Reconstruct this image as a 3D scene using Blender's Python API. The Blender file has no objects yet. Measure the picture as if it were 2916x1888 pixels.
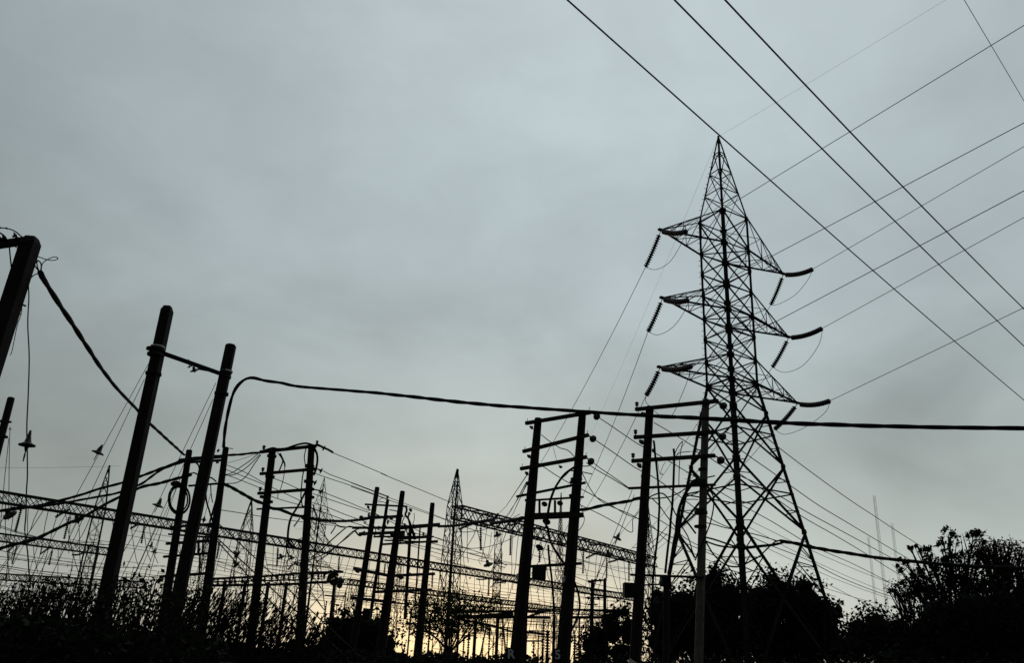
import bpy, bmesh, math, random
import numpy as np
from mathutils import Vector, Matrix
R = math.radians
rng = random.Random(7)
nrg = np.random.default_rng(11)
S = bpy.context.scene
C = S.collection

# ------------------------------------------------------------------ camera
CAM = Vector((0, 0, 1.6))
PITCH, ROLL, FPX = R(21.4905), R(2.7105), 2379.356
W0, H0 = 2916.0, 1888.0
cF = Vector((0, math.cos(PITCH), math.sin(PITCH)))
_u = Vector((0, -math.sin(PITCH), math.cos(PITCH)))
_r = Vector((1, 0, 0))
cR = _r * math.cos(ROLL) + _u * math.sin(ROLL)
cU = _u * math.cos(ROLL) - _r * math.sin(ROLL)
cd = bpy.data.cameras.new('camera')
cam = bpy.data.objects.new('camera', cd)
C.objects.link(cam)
M = Matrix((cR, cU, -cF)).transposed().to_4x4()
M.translation = CAM
cam.matrix_world = M
cd.sensor_width = 36.0
cd.sensor_fit = 'HORIZONTAL'
cd.lens = FPX / W0 * 36.0
cd.clip_start, cd.clip_end = 0.1, 6000
S.camera = cam

def ray(u, v): return cF + cR * ((u - W0/2)/FPX) - cU * ((v - H0/2)/FPX)
def PX(u, v, Y):                      # the point on that line of sight standing Y metres ahead
    d = ray(u, v); return CAM + d * (Y/d.y)
def PZ(u, v, z):                      # ... standing z metres up
    d = ray(u, v); return CAM + d * ((z-1.6)/d.z)
def PV(u, v, p0, n):                  # ... on the upright plane through p0 with normal n
    d = ray(u, v); return CAM + d * ((p0-CAM).dot(n)/d.dot(n))
def YZ(u, v, z): return PZ(u, v, z).y

# ------------------------------------------------------------------ exposure, world, sun
S.view_settings.view_transform = 'Standard'
S.view_settings.look = 'None'
S.view_settings.exposure = 0.0
S.view_settings.gamma = 1.0
S.cycles.max_bounces = 3
S.cycles.sample_clamp_direct = 2.0
S.cycles.sample_clamp_indirect = .5
S.cycles.use_denoising = False

SUN = ray(1405, 1692).normalized()
wd = bpy.data.worlds.new('World'); S.world = wd; wd.use_nodes = True
nt = wd.node_tree; N = nt.nodes; Lk = nt.links; N.clear()
def nd(t, **k):
    n = N.new(t)
    for a, b in k.items(): setattr(n, a, b)
    return n
def put(sock, x):
    if isinstance(x, bpy.types.NodeSocket): Lk.new(x, sock)
    else: sock.default_value = x
def mt(op, a, b=0.0, c=0.0, clamp=False):
    n = nd('ShaderNodeMath', operation=op, use_clamp=clamp)
    put(n.inputs[0], a); put(n.inputs[1], b)
    if op in ('MULTIPLY_ADD', 'SMOOTH_MIN'): put(n.inputs[2], c)
    return n.outputs[0]
def mixc(f, a, b, blend='MIX'):
    n = nd('ShaderNodeMix', data_type='RGBA', blend_type=blend)
    put(n.inputs['Factor'], f); put(n.inputs[6], a); put(n.inputs[7], b)
    return n.outputs[2]
def lin(c): return tuple(((x/255+.055)/1.055)**2.4 if x > 10 else x/255/12.92 for x in c) + (1.0,)
def ramp(x, stops, col=True):
    n = nd('ShaderNodeValToRGB'); cr = n.color_ramp; cr.interpolation = 'EASE' if not col else 'LINEAR'
    while len(cr.elements) < len(stops): cr.elements.new(0.5)
    for e, (p, c) in zip(cr.elements, stops):
        e.position = p; e.color = lin(c) if col else (c, c, c, 1)
    put(n.inputs[0], x); return n.outputs[0]
tc = nd('ShaderNodeTexCoord'); sep = nd('ShaderNodeSeparateXYZ')
Lk.new(tc.outputs['Generated'], sep.inputs[0])
dx, dy, dz = sep.outputs
base = ramp(dz, [(0.0, (190, 193, 183)), (.045, (192, 197, 190)), (.085, (190, 197, 191)), (.15, (182, 191, 187)), (.24, (172, 183, 181)),
                 (.36, (175, 187, 189)), (.5, (181, 194, 198)), (.7, (185, 197, 201)), (1.0, (120, 130, 136))])
az = mt('MULTIPLY_ADD', dx, 0.5, 0.5)
azf = ramp(az, [(0.0, .42), (.2, .66), (.30, .82), (.42, .955), (.53, 1.0), (.64, .99), (.74, .89), (1.0, .58)], False)
mp = nd('ShaderNodeMapping'); mp.inputs['Scale'].default_value = (1.5, 1.5, 2.6); mp.inputs['Rotation'].default_value = (0, R(14), 0)
Lk.new(tc.outputs['Generated'], mp.inputs[0])
nz = nd('ShaderNodeTexNoise'); nz.inputs['Scale'].default_value = 2.3; nz.inputs['Detail'].default_value = 4.0; nz.inputs['Roughness'].default_value = .48
nz.inputs['Distortion'].default_value = .35
Lk.new(mp.outputs[0], nz.inputs['Vector'])
low = ramp(dz, [(0.0, .5), (.1, 1.0), (.3, 1.0), (.5, .5), (1.0, .4)], False)     # thicker cloud low down
cl = mt('MULTIPLY', mt('SUBTRACT', ramp(nz.outputs[0], [(.3, 0.0), (.7, 1.0)], False), .62), mt('MULTIPLY', low, .26))
cl = mt('ADD', cl, 1.0)
n5 = nd('ShaderNodeTexNoise'); n5.inputs['Scale'].default_value = 7.0; n5.inputs['Detail'].default_value = 6.0; n5.inputs['Roughness'].default_value = .55; n5.inputs['Distortion'].default_value = .6
Lk.new(mp.outputs[0], n5.inputs['Vector'])
cl = mt('ADD', cl, mt('MULTIPLY', mt('SUBTRACT', n5.outputs[0], .5), .16))
# darker and lighter masses in the overcast, their edges broken up by noise
nd3 = nd('ShaderNodeTexNoise'); nd3.inputs['Scale'].default_value = 5.0; nd3.inputs['Detail'].default_value = 5.0
Lk.new(tc.outputs['Generated'], nd3.inputs['Vector'])
w1 = nd('ShaderNodeVectorMath', operation='MULTIPLY_ADD'); Lk.new(nd3.outputs['Color'], w1.inputs[0]); w1.inputs[1].default_value = (.26, .26, .16)
Lk.new(tc.outputs['Generated'], w1.inputs[2])
for (u_, v_, s_, am) in ((2540, 1270, .009, -.09), (2760, 1120, .010, -.05), (1075, 1190, .003, -.10), (150, 1300, .010, -.15), (330, 1120, .012, .03), (1450, 1330, .006, .03), (1750, 1180, .004, -.04), (2860, 900, .006, .05), (900, 860, .010, -.05), (1500, 120, .05, .06), (2130, 900, .008, -.03), (330, 640, .015, -.03)):
    dv = ray(u_, v_).normalized()+Vector((.13, .13, .08))
    sb = nd('ShaderNodeVectorMath', operation='DISTANCE'); Lk.new(w1.outputs[0], sb.inputs[0]); sb.inputs[1].default_value = dv
    q_ = mt('MULTIPLY', mt('POWER', sb.outputs['Value'], 2.0), -1/s_)
    cl = mt('ADD', cl, mt('MULTIPLY', mt('POWER', 2.71828, q_), am))
f1 = mt('MULTIPLY', azf, cl)
skyc = mixc(1.0, base, (1, 1, 1, 1), 'MULTIPLY')
sc1 = nd('ShaderNodeVectorMath', operation='SCALE'); Lk.new(skyc, sc1.inputs[0]); Lk.new(f1, sc1.inputs[3])
# warm break in the cloud where the sun goes down
gx = mt('DIVIDE', mt('SUBTRACT', dx, SUN.x-.04), .215)
gz = mt('DIVIDE', mt('SUBTRACT', dz, .014), .07)
g = mt('POWER', 2.71828, mt('MULTIPLY', mt('ADD', mt('MULTIPLY', gx, gx), mt('MULTIPLY', gz, gz)), -1.0))
g = mt('MULTIPLY', g, ramp(dy, [(.0, 0.0), (.2, 1.0)], False))
glow = nd('ShaderNodeVectorMath', operation='SCALE'); glow.inputs[0].default_value = (.58, .37, .06); Lk.new(g, glow.inputs[3])
dt = nd('ShaderNodeVectorMath', operation='DOT_PRODUCT'); Lk.new(tc.outputs['Generated'], dt.inputs[0]); dt.inputs[1].default_value = SUN
disc = mt('MULTIPLY', mt('SUBTRACT', dt.outputs['Value'], math.cos(R(.36))), 1/(math.cos(R(.26))-math.cos(R(.36))), clamp=True)
sund = nd('ShaderNodeVectorMath', operation='SCALE'); sund.inputs[0].default_value = (.14, .05, -.02); Lk.new(disc, sund.inputs[3])
a1 = nd('ShaderNodeVectorMath', operation='ADD'); Lk.new(sc1.outputs[0], a1.inputs[0]); Lk.new(glow.outputs[0], a1.inputs[1])
a2 = nd('ShaderNodeVectorMath', operation='ADD'); Lk.new(a1.outputs[0], a2.inputs[0]); Lk.new(sund.outputs[0], a2.inputs[1])
back = ramp(mt('MULTIPLY_ADD', dy, .5, .5), [(.30, .20), (.72, 1.0)], False)          # the east is already dark
below = ramp(mt('MULTIPLY_ADD', dz, .5, .5), [(.485, .03), (.4995, 1.0)], False)
a3 = nd('ShaderNodeVectorMath', operation='SCALE'); Lk.new(a2.outputs[0], a3.inputs[0]); Lk.new(mt('MULTIPLY', back, below), a3.inputs[3])
nish = nd('ShaderNodeTexSky', sky_type='NISHITA'); nish.sun_disc = False
nish.sun_elevation = math.asin(SUN.z); nish.sun_rotation = math.atan2(SUN.x, SUN.y)
a4 = nd('ShaderNodeVectorMath', operation='SCALE'); Lk.new(nish.outputs[0], a4.inputs[0]); a4.inputs[3].default_value = .004
a5 = nd('ShaderNodeVectorMath', operation='ADD'); Lk.new(a3.outputs[0], a5.inputs[0]); Lk.new(a4.outputs[0], a5.inputs[1])
bg = nd('ShaderNodeBackground'); Lk.new(a5.outputs[0], bg.inputs[0]); bg.inputs[1].default_value = 1.0
ow = nd('ShaderNodeOutputWorld'); Lk.new(bg.outputs[0], ow.inputs[0])

sl = bpy.data.lights.new('sun', 'SUN'); sl.energy = .12; sl.angle = R(12); sl.color = (1, .84, .62)
so = bpy.data.objects.new('sun', sl); C.objects.link(so)
so.rotation_euler = SUN.to_track_quat('Z', 'Y').to_euler()

# ------------------------------------------------------------------ materials
def mat(name, c1, c2, scale=6.0, rough=.8, metal=0.0, spec=.25, bump=0.0, stretch=(1, 1, 1)):
    m = bpy.data.materials.new(name); m.use_nodes = True
    t = m.node_tree; b = t.nodes['Principled BSDF']
    co = t.nodes.new('ShaderNodeTexCoord'); mp = t.nodes.new('ShaderNodeMapping'); mp.inputs['Scale'].default_value = stretch
    n = t.nodes.new('ShaderNodeTexNoise'); n.inputs['Scale'].default_value = scale; n.inputs['Detail'].default_value = 5
    r = t.nodes.new('ShaderNodeValToRGB'); r.color_ramp.elements[0].position = .32; r.color_ramp.elements[1].position = .68
    r.color_ramp.elements[0].color = (*c1, 1); r.color_ramp.elements[1].color = (*c2, 1)
    t.links.new(co.outputs['Object'], mp.inputs[0]); t.links.new(mp.outputs[0], n.inputs['Vector'])
    t.links.new(n.outputs[0], r.inputs[0]); t.links.new(r.outputs[0], b.inputs['Base Color'])
    b.inputs['Roughness'].default_value = rough; b.inputs['Metallic'].default_value = metal; b.inputs['Specular IOR Level'].default_value = spec
    if bump:
        bp = t.nodes.new('ShaderNodeBump'); bp.inputs['Strength'].default_value = bump; bp.inputs['Distance'].default_value = .02
        t.links.new(n.outputs[0], bp.inputs['Height']); t.links.new(bp.outputs[0], b.inputs['Normal'])
    return m
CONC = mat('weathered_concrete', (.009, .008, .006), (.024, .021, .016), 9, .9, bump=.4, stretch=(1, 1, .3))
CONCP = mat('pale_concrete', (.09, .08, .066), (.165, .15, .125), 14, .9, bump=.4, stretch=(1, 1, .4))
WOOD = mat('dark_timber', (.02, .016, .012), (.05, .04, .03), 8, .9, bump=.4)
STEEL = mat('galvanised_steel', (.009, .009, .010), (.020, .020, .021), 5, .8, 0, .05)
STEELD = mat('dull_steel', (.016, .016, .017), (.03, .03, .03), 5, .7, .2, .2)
MAST = mat('haze_grey_mast_steel', (.16, .13, .13), (.22, .17, .17), 3, .7, 0, .2)  # paler than the other steel: distance haze on the far masts put into the colour
WIRE = mat('aged_conductor', (.015, .015, .015), (.03, .029, .027), 20, .65, .3, .2)
RUST = mat('rusty_wire', (.07, .045, .03), (.11, .07, .045), 20, .8, .1, .2)
CABLE = mat('black_cable_sheath', (.010, .010, .010), (.018, .018, .018), 12, .8, 0, .06)
PORC = mat('brown_porcelain', (.03, .018, .012), (.05, .03, .02), 10, .35, 0, .4)
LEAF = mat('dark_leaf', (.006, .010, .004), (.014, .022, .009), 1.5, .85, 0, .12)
LEAFO = mat('olive_leaf', (.035, .045, .015), (.07, .08, .028), 1.5, .85, 0, .12)
LEAFB = mat('dry_brown_leaf', (.05, .028, .018), (.085, .05, .032), 1.5, .85, 0, .12)
BARK = mat('bark', (.008, .007, .005), (.02, .016, .012), 8, .95, 0, .1, .4)
GRND = mat('bare_ground', (.006, .0065, .0045), (.015, .014, .010), .6, .95, 0, .05, .3)
PLATE = mat('pale_plate', (.66, .66, .62), (.80, .80, .76), 8, .6, 0, .4)
PAINT = mat('white_paint', (.5, .56, .6), (.75, .80, .84), 18, .7, 0, .3)

# ------------------------------------------------------------------ mesh building
def basis(d):
    d = d.normalized(); up = Vector((0, 0, 1)) if abs(d.z) < .95 else Vector((0, 1, 0))
    a = d.cross(up).normalized(); return a, a.cross(d).normalized(), d
class MB:
    def __init__(s): s.v = []; s.f = []
    def ring(s, rings, cap=True):
        n = len(rings[0]); o = len(s.v)
        for r in rings: s.v.extend(r)
        for i in range(len(rings)-1):
            for j in range(n):
                s.f.append((o+i*n+j, o+i*n+(j+1) % n, o+(i+1)*n+(j+1) % n, o+(i+1)*n+j))
        if cap:
            s.f.append(tuple(o+j for j in range(n))[::-1]); s.f.append(tuple(o+(len(rings)-1)*n+j for j in range(n)))
    def tube(s, pts, r, n=6):
        rr = []; k = len(pts); a0 = None
        for i, p in enumerate(pts):
            t = (pts[min(i+1, k-1)] - pts[max(i-1, 0)])
            a, b, _ = basis(t)
            if a0 is not None and a.dot(a0) < 0: a, b = -a, -b
            a0 = a
            q = r[i] if isinstance(r, (list, tuple)) else r
            rr.append([p + (a*math.cos(2*math.pi*(j+.5)/n) + b*math.sin(2*math.pi*(j+.5)/n))*q for j in range(n)])
        s.ring(rr)
    def bar(s, p, q, w, n=4):
        if (q-p).length > 1e-4: s.tube([p, q], w*.7071 if n == 4 else w*.5, n)
    def box(s, c, ax, ay, az):
        s.ring([[c+ax*i+ay*j-az for i, j in ((-1, -1), (1, -1), (1, 1), (-1, 1))], [c+ax*i+ay*j+az for i, j in ((-1, -1), (1, -1), (1, 1), (-1, 1))]])
    def plank(s, p, q, w, h):            # beam of upright section w x h
        d = (q-p); a, b, d2 = basis(d); s.box((p+q)*.5, a*w*.5, b*h*.5, d*.5)
    def plate(s, p, q, e0, e1):          # thin strip p-q widened along e0, thick e1
        o = [p, p+e0, p+e0+e1, p+e1]; s.ring([o, [x+(q-p) for x in o]])
    def lathe(s, p, ax, prof, n=12):
        a, b, d = basis(ax)
        s.ring([[p+d*t+(a*math.cos(2*math.pi*j/n)+b*math.sin(2*math.pi*j/n))*max(r, 1e-3) for j in range(n)] for t, r in prof])
    def build(s, name, m, parent=None, smooth=False):
        me = bpy.data.meshes.new(name)
        off = parent.location.copy() if parent is not None and parent.parent is None else Vector()
        if parent is not None and parent.parent is not None:
            q = parent
            while q.parent is not None: q = q.parent
            off = q.location.copy()
        me.from_pydata([tuple(x-off) for x in s.v], [], s.f)
        me.materials.append(m)
        if smooth: me.polygons.foreach_set('use_smooth', [True]*len(me.polygons))
        o = bpy.data.objects.new(name, me); C.objects.link(o)
        if parent is not None: o.parent = parent
        return o
def tag(o, label=None, cat=None, group=None, kind=None):
    if label: o['label'] = label
    if cat: o['category'] = cat
    if group: o['group'] = group
    if kind: o['kind'] = kind
    return o
def thing(name, label, cat, loc=(0, 0, 0), group=None):
    o = bpy.data.objects.new(name, None); o.empty_display_size = .3; C.objects.link(o)
    o.location = loc; return tag(o, label, cat, group)
def spline(P, step=6):
    if len(P) < 3: return list(P)
    out = []
    for i in range(len(P)-1):
        p0, p1, p2, p3 = P[max(i-1, 0)], P[i], P[i+1], P[min(i+2, len(P)-1)]
        for k in range(step):
            t = k/step
            out.append(.5*((2*p1)+(p2-p0)*t+(2*p0-5*p1+4*p2-p3)*t*t+(3*p1-p0-3*p2+p3)*t**3))
    return out+[P[-1]]
def trace(px, Y0, Y1=None, step=6):
    """points along a wire seen at px, its near and far ends Y0 and Y1 metres ahead (straight in plan)"""
    if Y1 is None: Y1 = Y0
    L = [0.0]
    for a, b in zip(px, px[1:]): L.append(L[-1]+math.hypot(b[0]-a[0], b[1]-a[1]))
    P = []
    for (u, v), l in zip(px, L):
        t = l/L[-1] if L[-1] else 0
        P.append(PX(u, v, 1/((1-t)/Y0+t/Y1)))
    return spline(P, step)
def resample(P, d):
    out = [P[0]]; acc = 0
    for a, b in zip(P, P[1:]):
        l = (b-a).length; k = d-acc
        while k <= l: out.append(a+(b-a)*(k/l)); k += d
        acc = (acc+l) % d
    out.append(P[-1]); return out
def twist(mb, P, r, pitch=.8):
    """two cables twisted round each other"""
    P = resample(P, pitch/9)
    for k in (0, 1):
        q = []
        for i, p in enumerate(P):
            t = P[min(i+1, len(P)-1)]-P[max(i-1, 0)]
            a, b, _ = basis(t); w = 2*math.pi*i/9.0+k*math.pi + .7*math.sin(i*.05)
            q.append(p+(a*math.cos(w)+b*math.sin(w))*r*.22*(1+.5*math.sin(i*.11+k)))
        mb.tube(q, r*.82, 6)
def wire(name, label, cat, P, r, m=None, group=None, n=5):
    mb = MB(); mb.tube(P, r, n); return tag(mb.build(name, m or WIRE), label, cat, group)
def zoom(x0, y0, s): return lambda *xy: (x0+xy[0]*s, y0+xy[1]*s)
def zl(f, pts): return [f(*p) for p in pts]
DISC = [(-.12, .025), (-.10, .05), (-.02, .055), (.0, .09), (.025, .16), (.05, .165), (.06, .10), (.08, .035), (.11, .03)]
def disc_ins(mb, p, ax, r):
    k = r/.165; mb.lathe(p, ax, [(t*k, q*k) for t, q in DISC], 14)
def pin_ins(mb, p, h):
    mb.lathe(p, Vector((0, 0, 1)), [(0, .12*h), (.30*h, .10*h), (.32*h, .26*h), (.52*h, .30*h), (.56*h, .20*h), (.66*h, .20*h), (.70*h, .33*h), (.90*h, .30*h), (h, .16*h)], 10)
def string_ins(mb, P, r, pitch=.15):
    P = resample(P, pitch)
    for i in range(len(P)-1):
        p, q = P[i], P[i+1]; l = (q-p).length
        if l < pitch*.5: continue
        mb.lathe(p, q-p, [(0, r*.45), (l*.22, r*.5), (l*.30, r), (l*.66, r*.96), (l*.80, r*.5), (l, r*.45)], 10)

# ------------------------------------------------------------------ ground
g_ = MB()
n_ = 60
xs = [-700+1400*i/n_ for i in range(n_+1)]
for j in range(n_+1):
    for i in range(n_+1):
        x, y = xs[i], -120+820*j/n_
        g_.v.append(Vector((x, y, -.02)))
for j in range(n_):
    for i in range(n_):
        a = j*(n_+1)+i; g_.f.append((a, a+1, a+n_+2, a+n_+1))
tag(g_.build('ground', GRND), kind='structure')

# ------------------------------------------------------------------ the big pylon
TX, TY, TH = 13.2256, 47.1961, R(29.6887)
LV = dict(T1=28.52, B1=26.23, M1=24.80, T2=23.32, B2=21.73, M2=20.38, T3=18.88, B3=17.37, P1=15.63, P2=12.48, P3=8.86, G=0.0)
HT, sT, sB, s0 = 35.0, 1.0859, 1.0719, 3.8936
A_ = Vector((-math.cos(TH), -math.sin(TH), 0)); B_ = Vector((math.sin(TH), -math.cos(TH), 0))
COR = dict(N=A_+B_, L=A_-B_, R=B_-A_, F=-A_-B_)
def hw(z):
    if z >= LV['T1']: return max(.03, sT*(HT-z)/(HT-LV['T1']))
    if z >= LV['B3']: return sB+(sT-sB)*(z-LV['B3'])/(LV['T1']-LV['B3'])
    return s0+(sB-s0)*z/LV['B3']
TC = Vector((TX, TY, 0))
def nodeP(c, z): return TC+COR[c]*hw(z)+Vector((0, 0, z))
def angle_iron(mb, p, q, fl, d1, d2, t=.02):
    mb.plate(p, q, d1*fl, d2*t); mb.plate(p+d2*t, q+d2*t, d2*(fl-t), d1*t)
def build_pylon():
    root = thing('pylon', 'tall steel lattice pylon with six arms rising in front of the dark tree', 'pylon', TC)
    zs = [HT]+[LV[k] for k in ('T1', 'B3')]+[-.1]
    for c in 'NLRF':
        d1, d2 = {'N': (-A_, -B_), 'L': (-A_, B_), 'R': (A_, -B_), 'F': (A_, B_)}[c]
        mb = MB()
        for (za, zb, fl) in ((HT, LV['T1'], .10), (LV['T1'], LV['B3'], .17), (LV['B3'], -.1, .22)):
            pa = TC+COR[c]*hw(za)+Vector((0, 0, za)); pb = TC+COR[c]*hw(zb)+Vector((0, 0, zb))
            angle_iron(mb, pb, pa, fl, d1, d2, .022)
        if c == 'L':
            z = 3.0
            while z < 34:
                p = nodeP(c, z); k = int(z/.4) % 2
                mb.bar(p, p+((A_ if k else -B_)*.17), .022); z += .4
        for k in ('T1', 'B1', 'M1', 'T2', 'B2', 'M2', 'T3', 'B3', 'P1', 'P2', 'P3'):
            p = nodeP(c, LV[k]); z = Vector((0, 0, .13))
            mb.box(p+d1*.14-d2*.012, d1*.15, d2*.008, z); mb.box(p+d2*.14-d1*.012, d2*.15, d1*.008, z)
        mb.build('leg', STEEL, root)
    br = MB()
    faces = (('N', 'R'), ('L', 'N'), ('L', 'F'), ('F', 'R'))
    def face_panel(za, zb, w, horiz=True, X=True, k=0, wh=None):
        for i, (a, b) in enumerate(faces):
            p, q, r_, s_ = nodeP(a, za), nodeP(b, za), nodeP(a, zb), nodeP(b, zb)
            if horiz: br.bar(p, q, wh or w)
            if X:
                br.bar(p, s_, w); br.bar(q, r_, w*(.55 if za > 17 else .9))
            elif (k+i) % 2: br.bar(p, s_, w)
            else: br.bar(q, r_, w)
    pk = [HT-1.45, HT-2.95, HT-4.6, LV['T1']]
    prev = HT-.15
    for i, z in enumerate(pk):
        face_panel(prev, z, .048, horiz=i > 0, X=i > 1, k=i); prev = z
    order = ['T1', 'B1', 'M1', 'T2', 'B2', 'M2', 'T3', 'B3']
    for a, b in zip(order, order[1:]): face_panel(LV[a], LV[b], .075, wh=.058)
    for k in ('B1', 'B2', 'B3'):
        br.bar(nodeP('L', LV[k]), nodeP('R', LV[k]), .06); br.bar(nodeP('N', LV[k]), nodeP('F', LV[k]), .06)
    face_panel(LV['B3'], LV['P1'], .09)
    face_panel(LV['P1'], LV['P2'], .09, horiz=False)
    face_panel(LV['P2'], LV['P3'], .10, horiz=False)
    face_panel(LV['P3'], 0.25, .12, horiz=False)
    for (ka, kb) in (('P1', 'P2'), ('P2', 'P3'), ('P3', 'G')):
        za, zb = LV[ka], LV[kb]
        for a, b in faces:
            p, q, r_, s_ = nodeP(a, za), nodeP(b, za), nodeP(a, zb), nodeP(b, zb)
            wa = hw(za); wb = hw(zb); t = wa/(wa+wb)
            x = p.lerp(s_, t); la, lb = p.lerp(r_, t), q.lerp(s_, t)
            br.bar(la, x, .07); br.bar(lb, x, .07)
            for (e0, e1, l0, l1) in ((p, x, p, la), (q, x, q, lb), (r_, x, r_, la), (s_, x, s_, lb)):
                m1 = e0.lerp(e1, .5); br.bar(m1, l0.lerp(l1, .55), .045)
                if ka == 'P3': br.bar(m1, l1, .045); br.bar(e0.lerp(e1, .25), l0.lerp(l1, .5), .045)
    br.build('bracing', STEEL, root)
    return root
pylon = build_pylon()
r1 = zoom(1700, 340, .5191); r2 = zoom(1700, 1080, .5243)
al = (4.1348, 4.1414, 4.4572)
Zv = Vector((0, 0, 1))
def arm(i, sg):
    B, T = LV['B%d' % i], LV['T%d' % i]
    tip = TC+A_*sg*(hw(B)+al[i-1])+Zv*B
    b1, b2 = (('N', 'L') if sg > 0 else ('R', 'F'))
    cb = [nodeP(b1, B), nodeP(b2, B)]; ct = [nodeP(b1, T), nodeP(b2, T)]
    mb = MB(); fr = (0, .36, .64, .84)
    for k in (0, 1):
        mb.bar(tip, cb[k], .09); mb.bar(tip, ct[k], .06)
        for j in range(4):
            p = cb[k].lerp(tip, fr[j]); q = ct[k].lerp(tip, fr[j])
            if j: mb.bar(p, q, .036)
            if j < 3: mb.bar(q, cb[k].lerp(tip, fr[j+1]), .036)
    for j in range(1, 4):
        mb.bar(cb[0].lerp(tip, fr[j]), cb[1].lerp(tip, fr[j]), .036)
        mb.bar(cb[j % 2].lerp(tip, fr[j-1]), cb[1-j % 2].lerp(tip, fr[j]), .036)
        mb.bar(ct[0].lerp(tip, fr[j]), ct[1].lerp(tip, fr[j]), .03)
        mb.bar(ct[j % 2].lerp(tip, fr[j-1]), ct[1-j % 2].lerp(tip, fr[j]), .03)
    a, b, d = basis(tip-(cb[0]+cb[1])*.5)
    mb.box(tip-d*.12, d*.28, a*.09, b*.06)
    return mb.build('crossarm', STEEL, pylon), tip
ends = {}
nA = A_      # upright plane along the line of the wires has the arm direction as its normal
def wplane(u, v, tip): return PV(u, v, tip, A_)
spec = {  # (arm, side): far string end, near string end, jumper low points
    (1, 1): (r1(265, 812), r1(492, 614), [r1(325, 823), r1(395, 785), r1(450, 705)]),
    (2, 1): (r1(280, 1165), r1(505, 990), [r1(335, 1182), r1(410, 1145), r1(470, 1070)]),
    (3, 1): (r1(270, 1515), r1(522, 1352), [r1(275, 1560), r1(390, 1640), r1(470, 1500)]),
    (1, -1): (r1(953, 1018), r1(1182, 822), [r1(1000, 1012), r1(1090, 960), r1(1160, 875)]),
    (2, -1): (r1(962, 1360), r1(1238, 1145), [r1(1030, 1388), r1(1130, 1350), r1(1215, 1240)]),
    (3, -1): (r2(965, 272), r2(1265, 118), [r2(1020, 300), r2(1130, 262), r2(1240, 180)]),
}
for (i, sg), (fa, ne, jl) in spec.items():
    ob, tip = arm(i, sg)
    tip = tip-Zv*.06
    pf, pn = wplane(*fa, tip), wplane(*ne, tip)
    for k, (pe, sagk) in enumerate(((pf, .10), (pn, .16))):
        d = pe-tip; mb = MB()
        P = [tip+d*t-Zv*(sagk*4*t*(1-t)) for t in [j/10 for j in range(11)]]
        mb.tube([tip, P[1]], .025, 5)
        string_ins(mb, P[1:], .155 if k == 0 else .165, .15)
        mb.build('insulator_string', PORC, ob, True)
    J = [pf]+[wplane(*q, tip) for q in jl]+[pn]
    mb = MB(); mb.tube(spline(J, 8), .016, 5); mb.build('jumper_cable', WIRE, ob)
    ends[(i, sg)] = (tip, pf, pn)
    print('arm', i, sg, 'len', round((pf-tip).length, 2), round((pn-tip).length, 2), 'ends z', round(pf.z, 1), round(pn.z, 1))

def D(x, y): return (x*1.22521, y*1.22521)     # from the 2380 wide view
# the conductors that climb to the right edge of the view
side = {1: 'left', -1: 'right'}
lvl = {1: 'top', 2: 'middle', 3: 'bottom'}
outs = {(1, 1): D(2380, 58), (2, 1): D(2380, 285), (1, -1): D(2380, 340), (3, 1): D(2380, 443), (2, -1): D(2380, 505), (3, -1): D(2380, 715)}
for k, px in outs.items():
    tip, pf, pn = ends[k]
    q = wplane(*px, tip)
    d = (q-pn)
    print('cond', k, [round(x, 1) for x in q])
    P = [pn+d*t for t in (0, .5, 1, 1.6)]
    wire('power_line', 'conductor climbing from the %s %s arm of the tall pylon to the right edge' % (lvl[k[0]], side[k[1]]), 'power line', P, .017, group='conductors of the tall pylon')
    if k in ((1, -1), (1, 1)):
        pass

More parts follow.
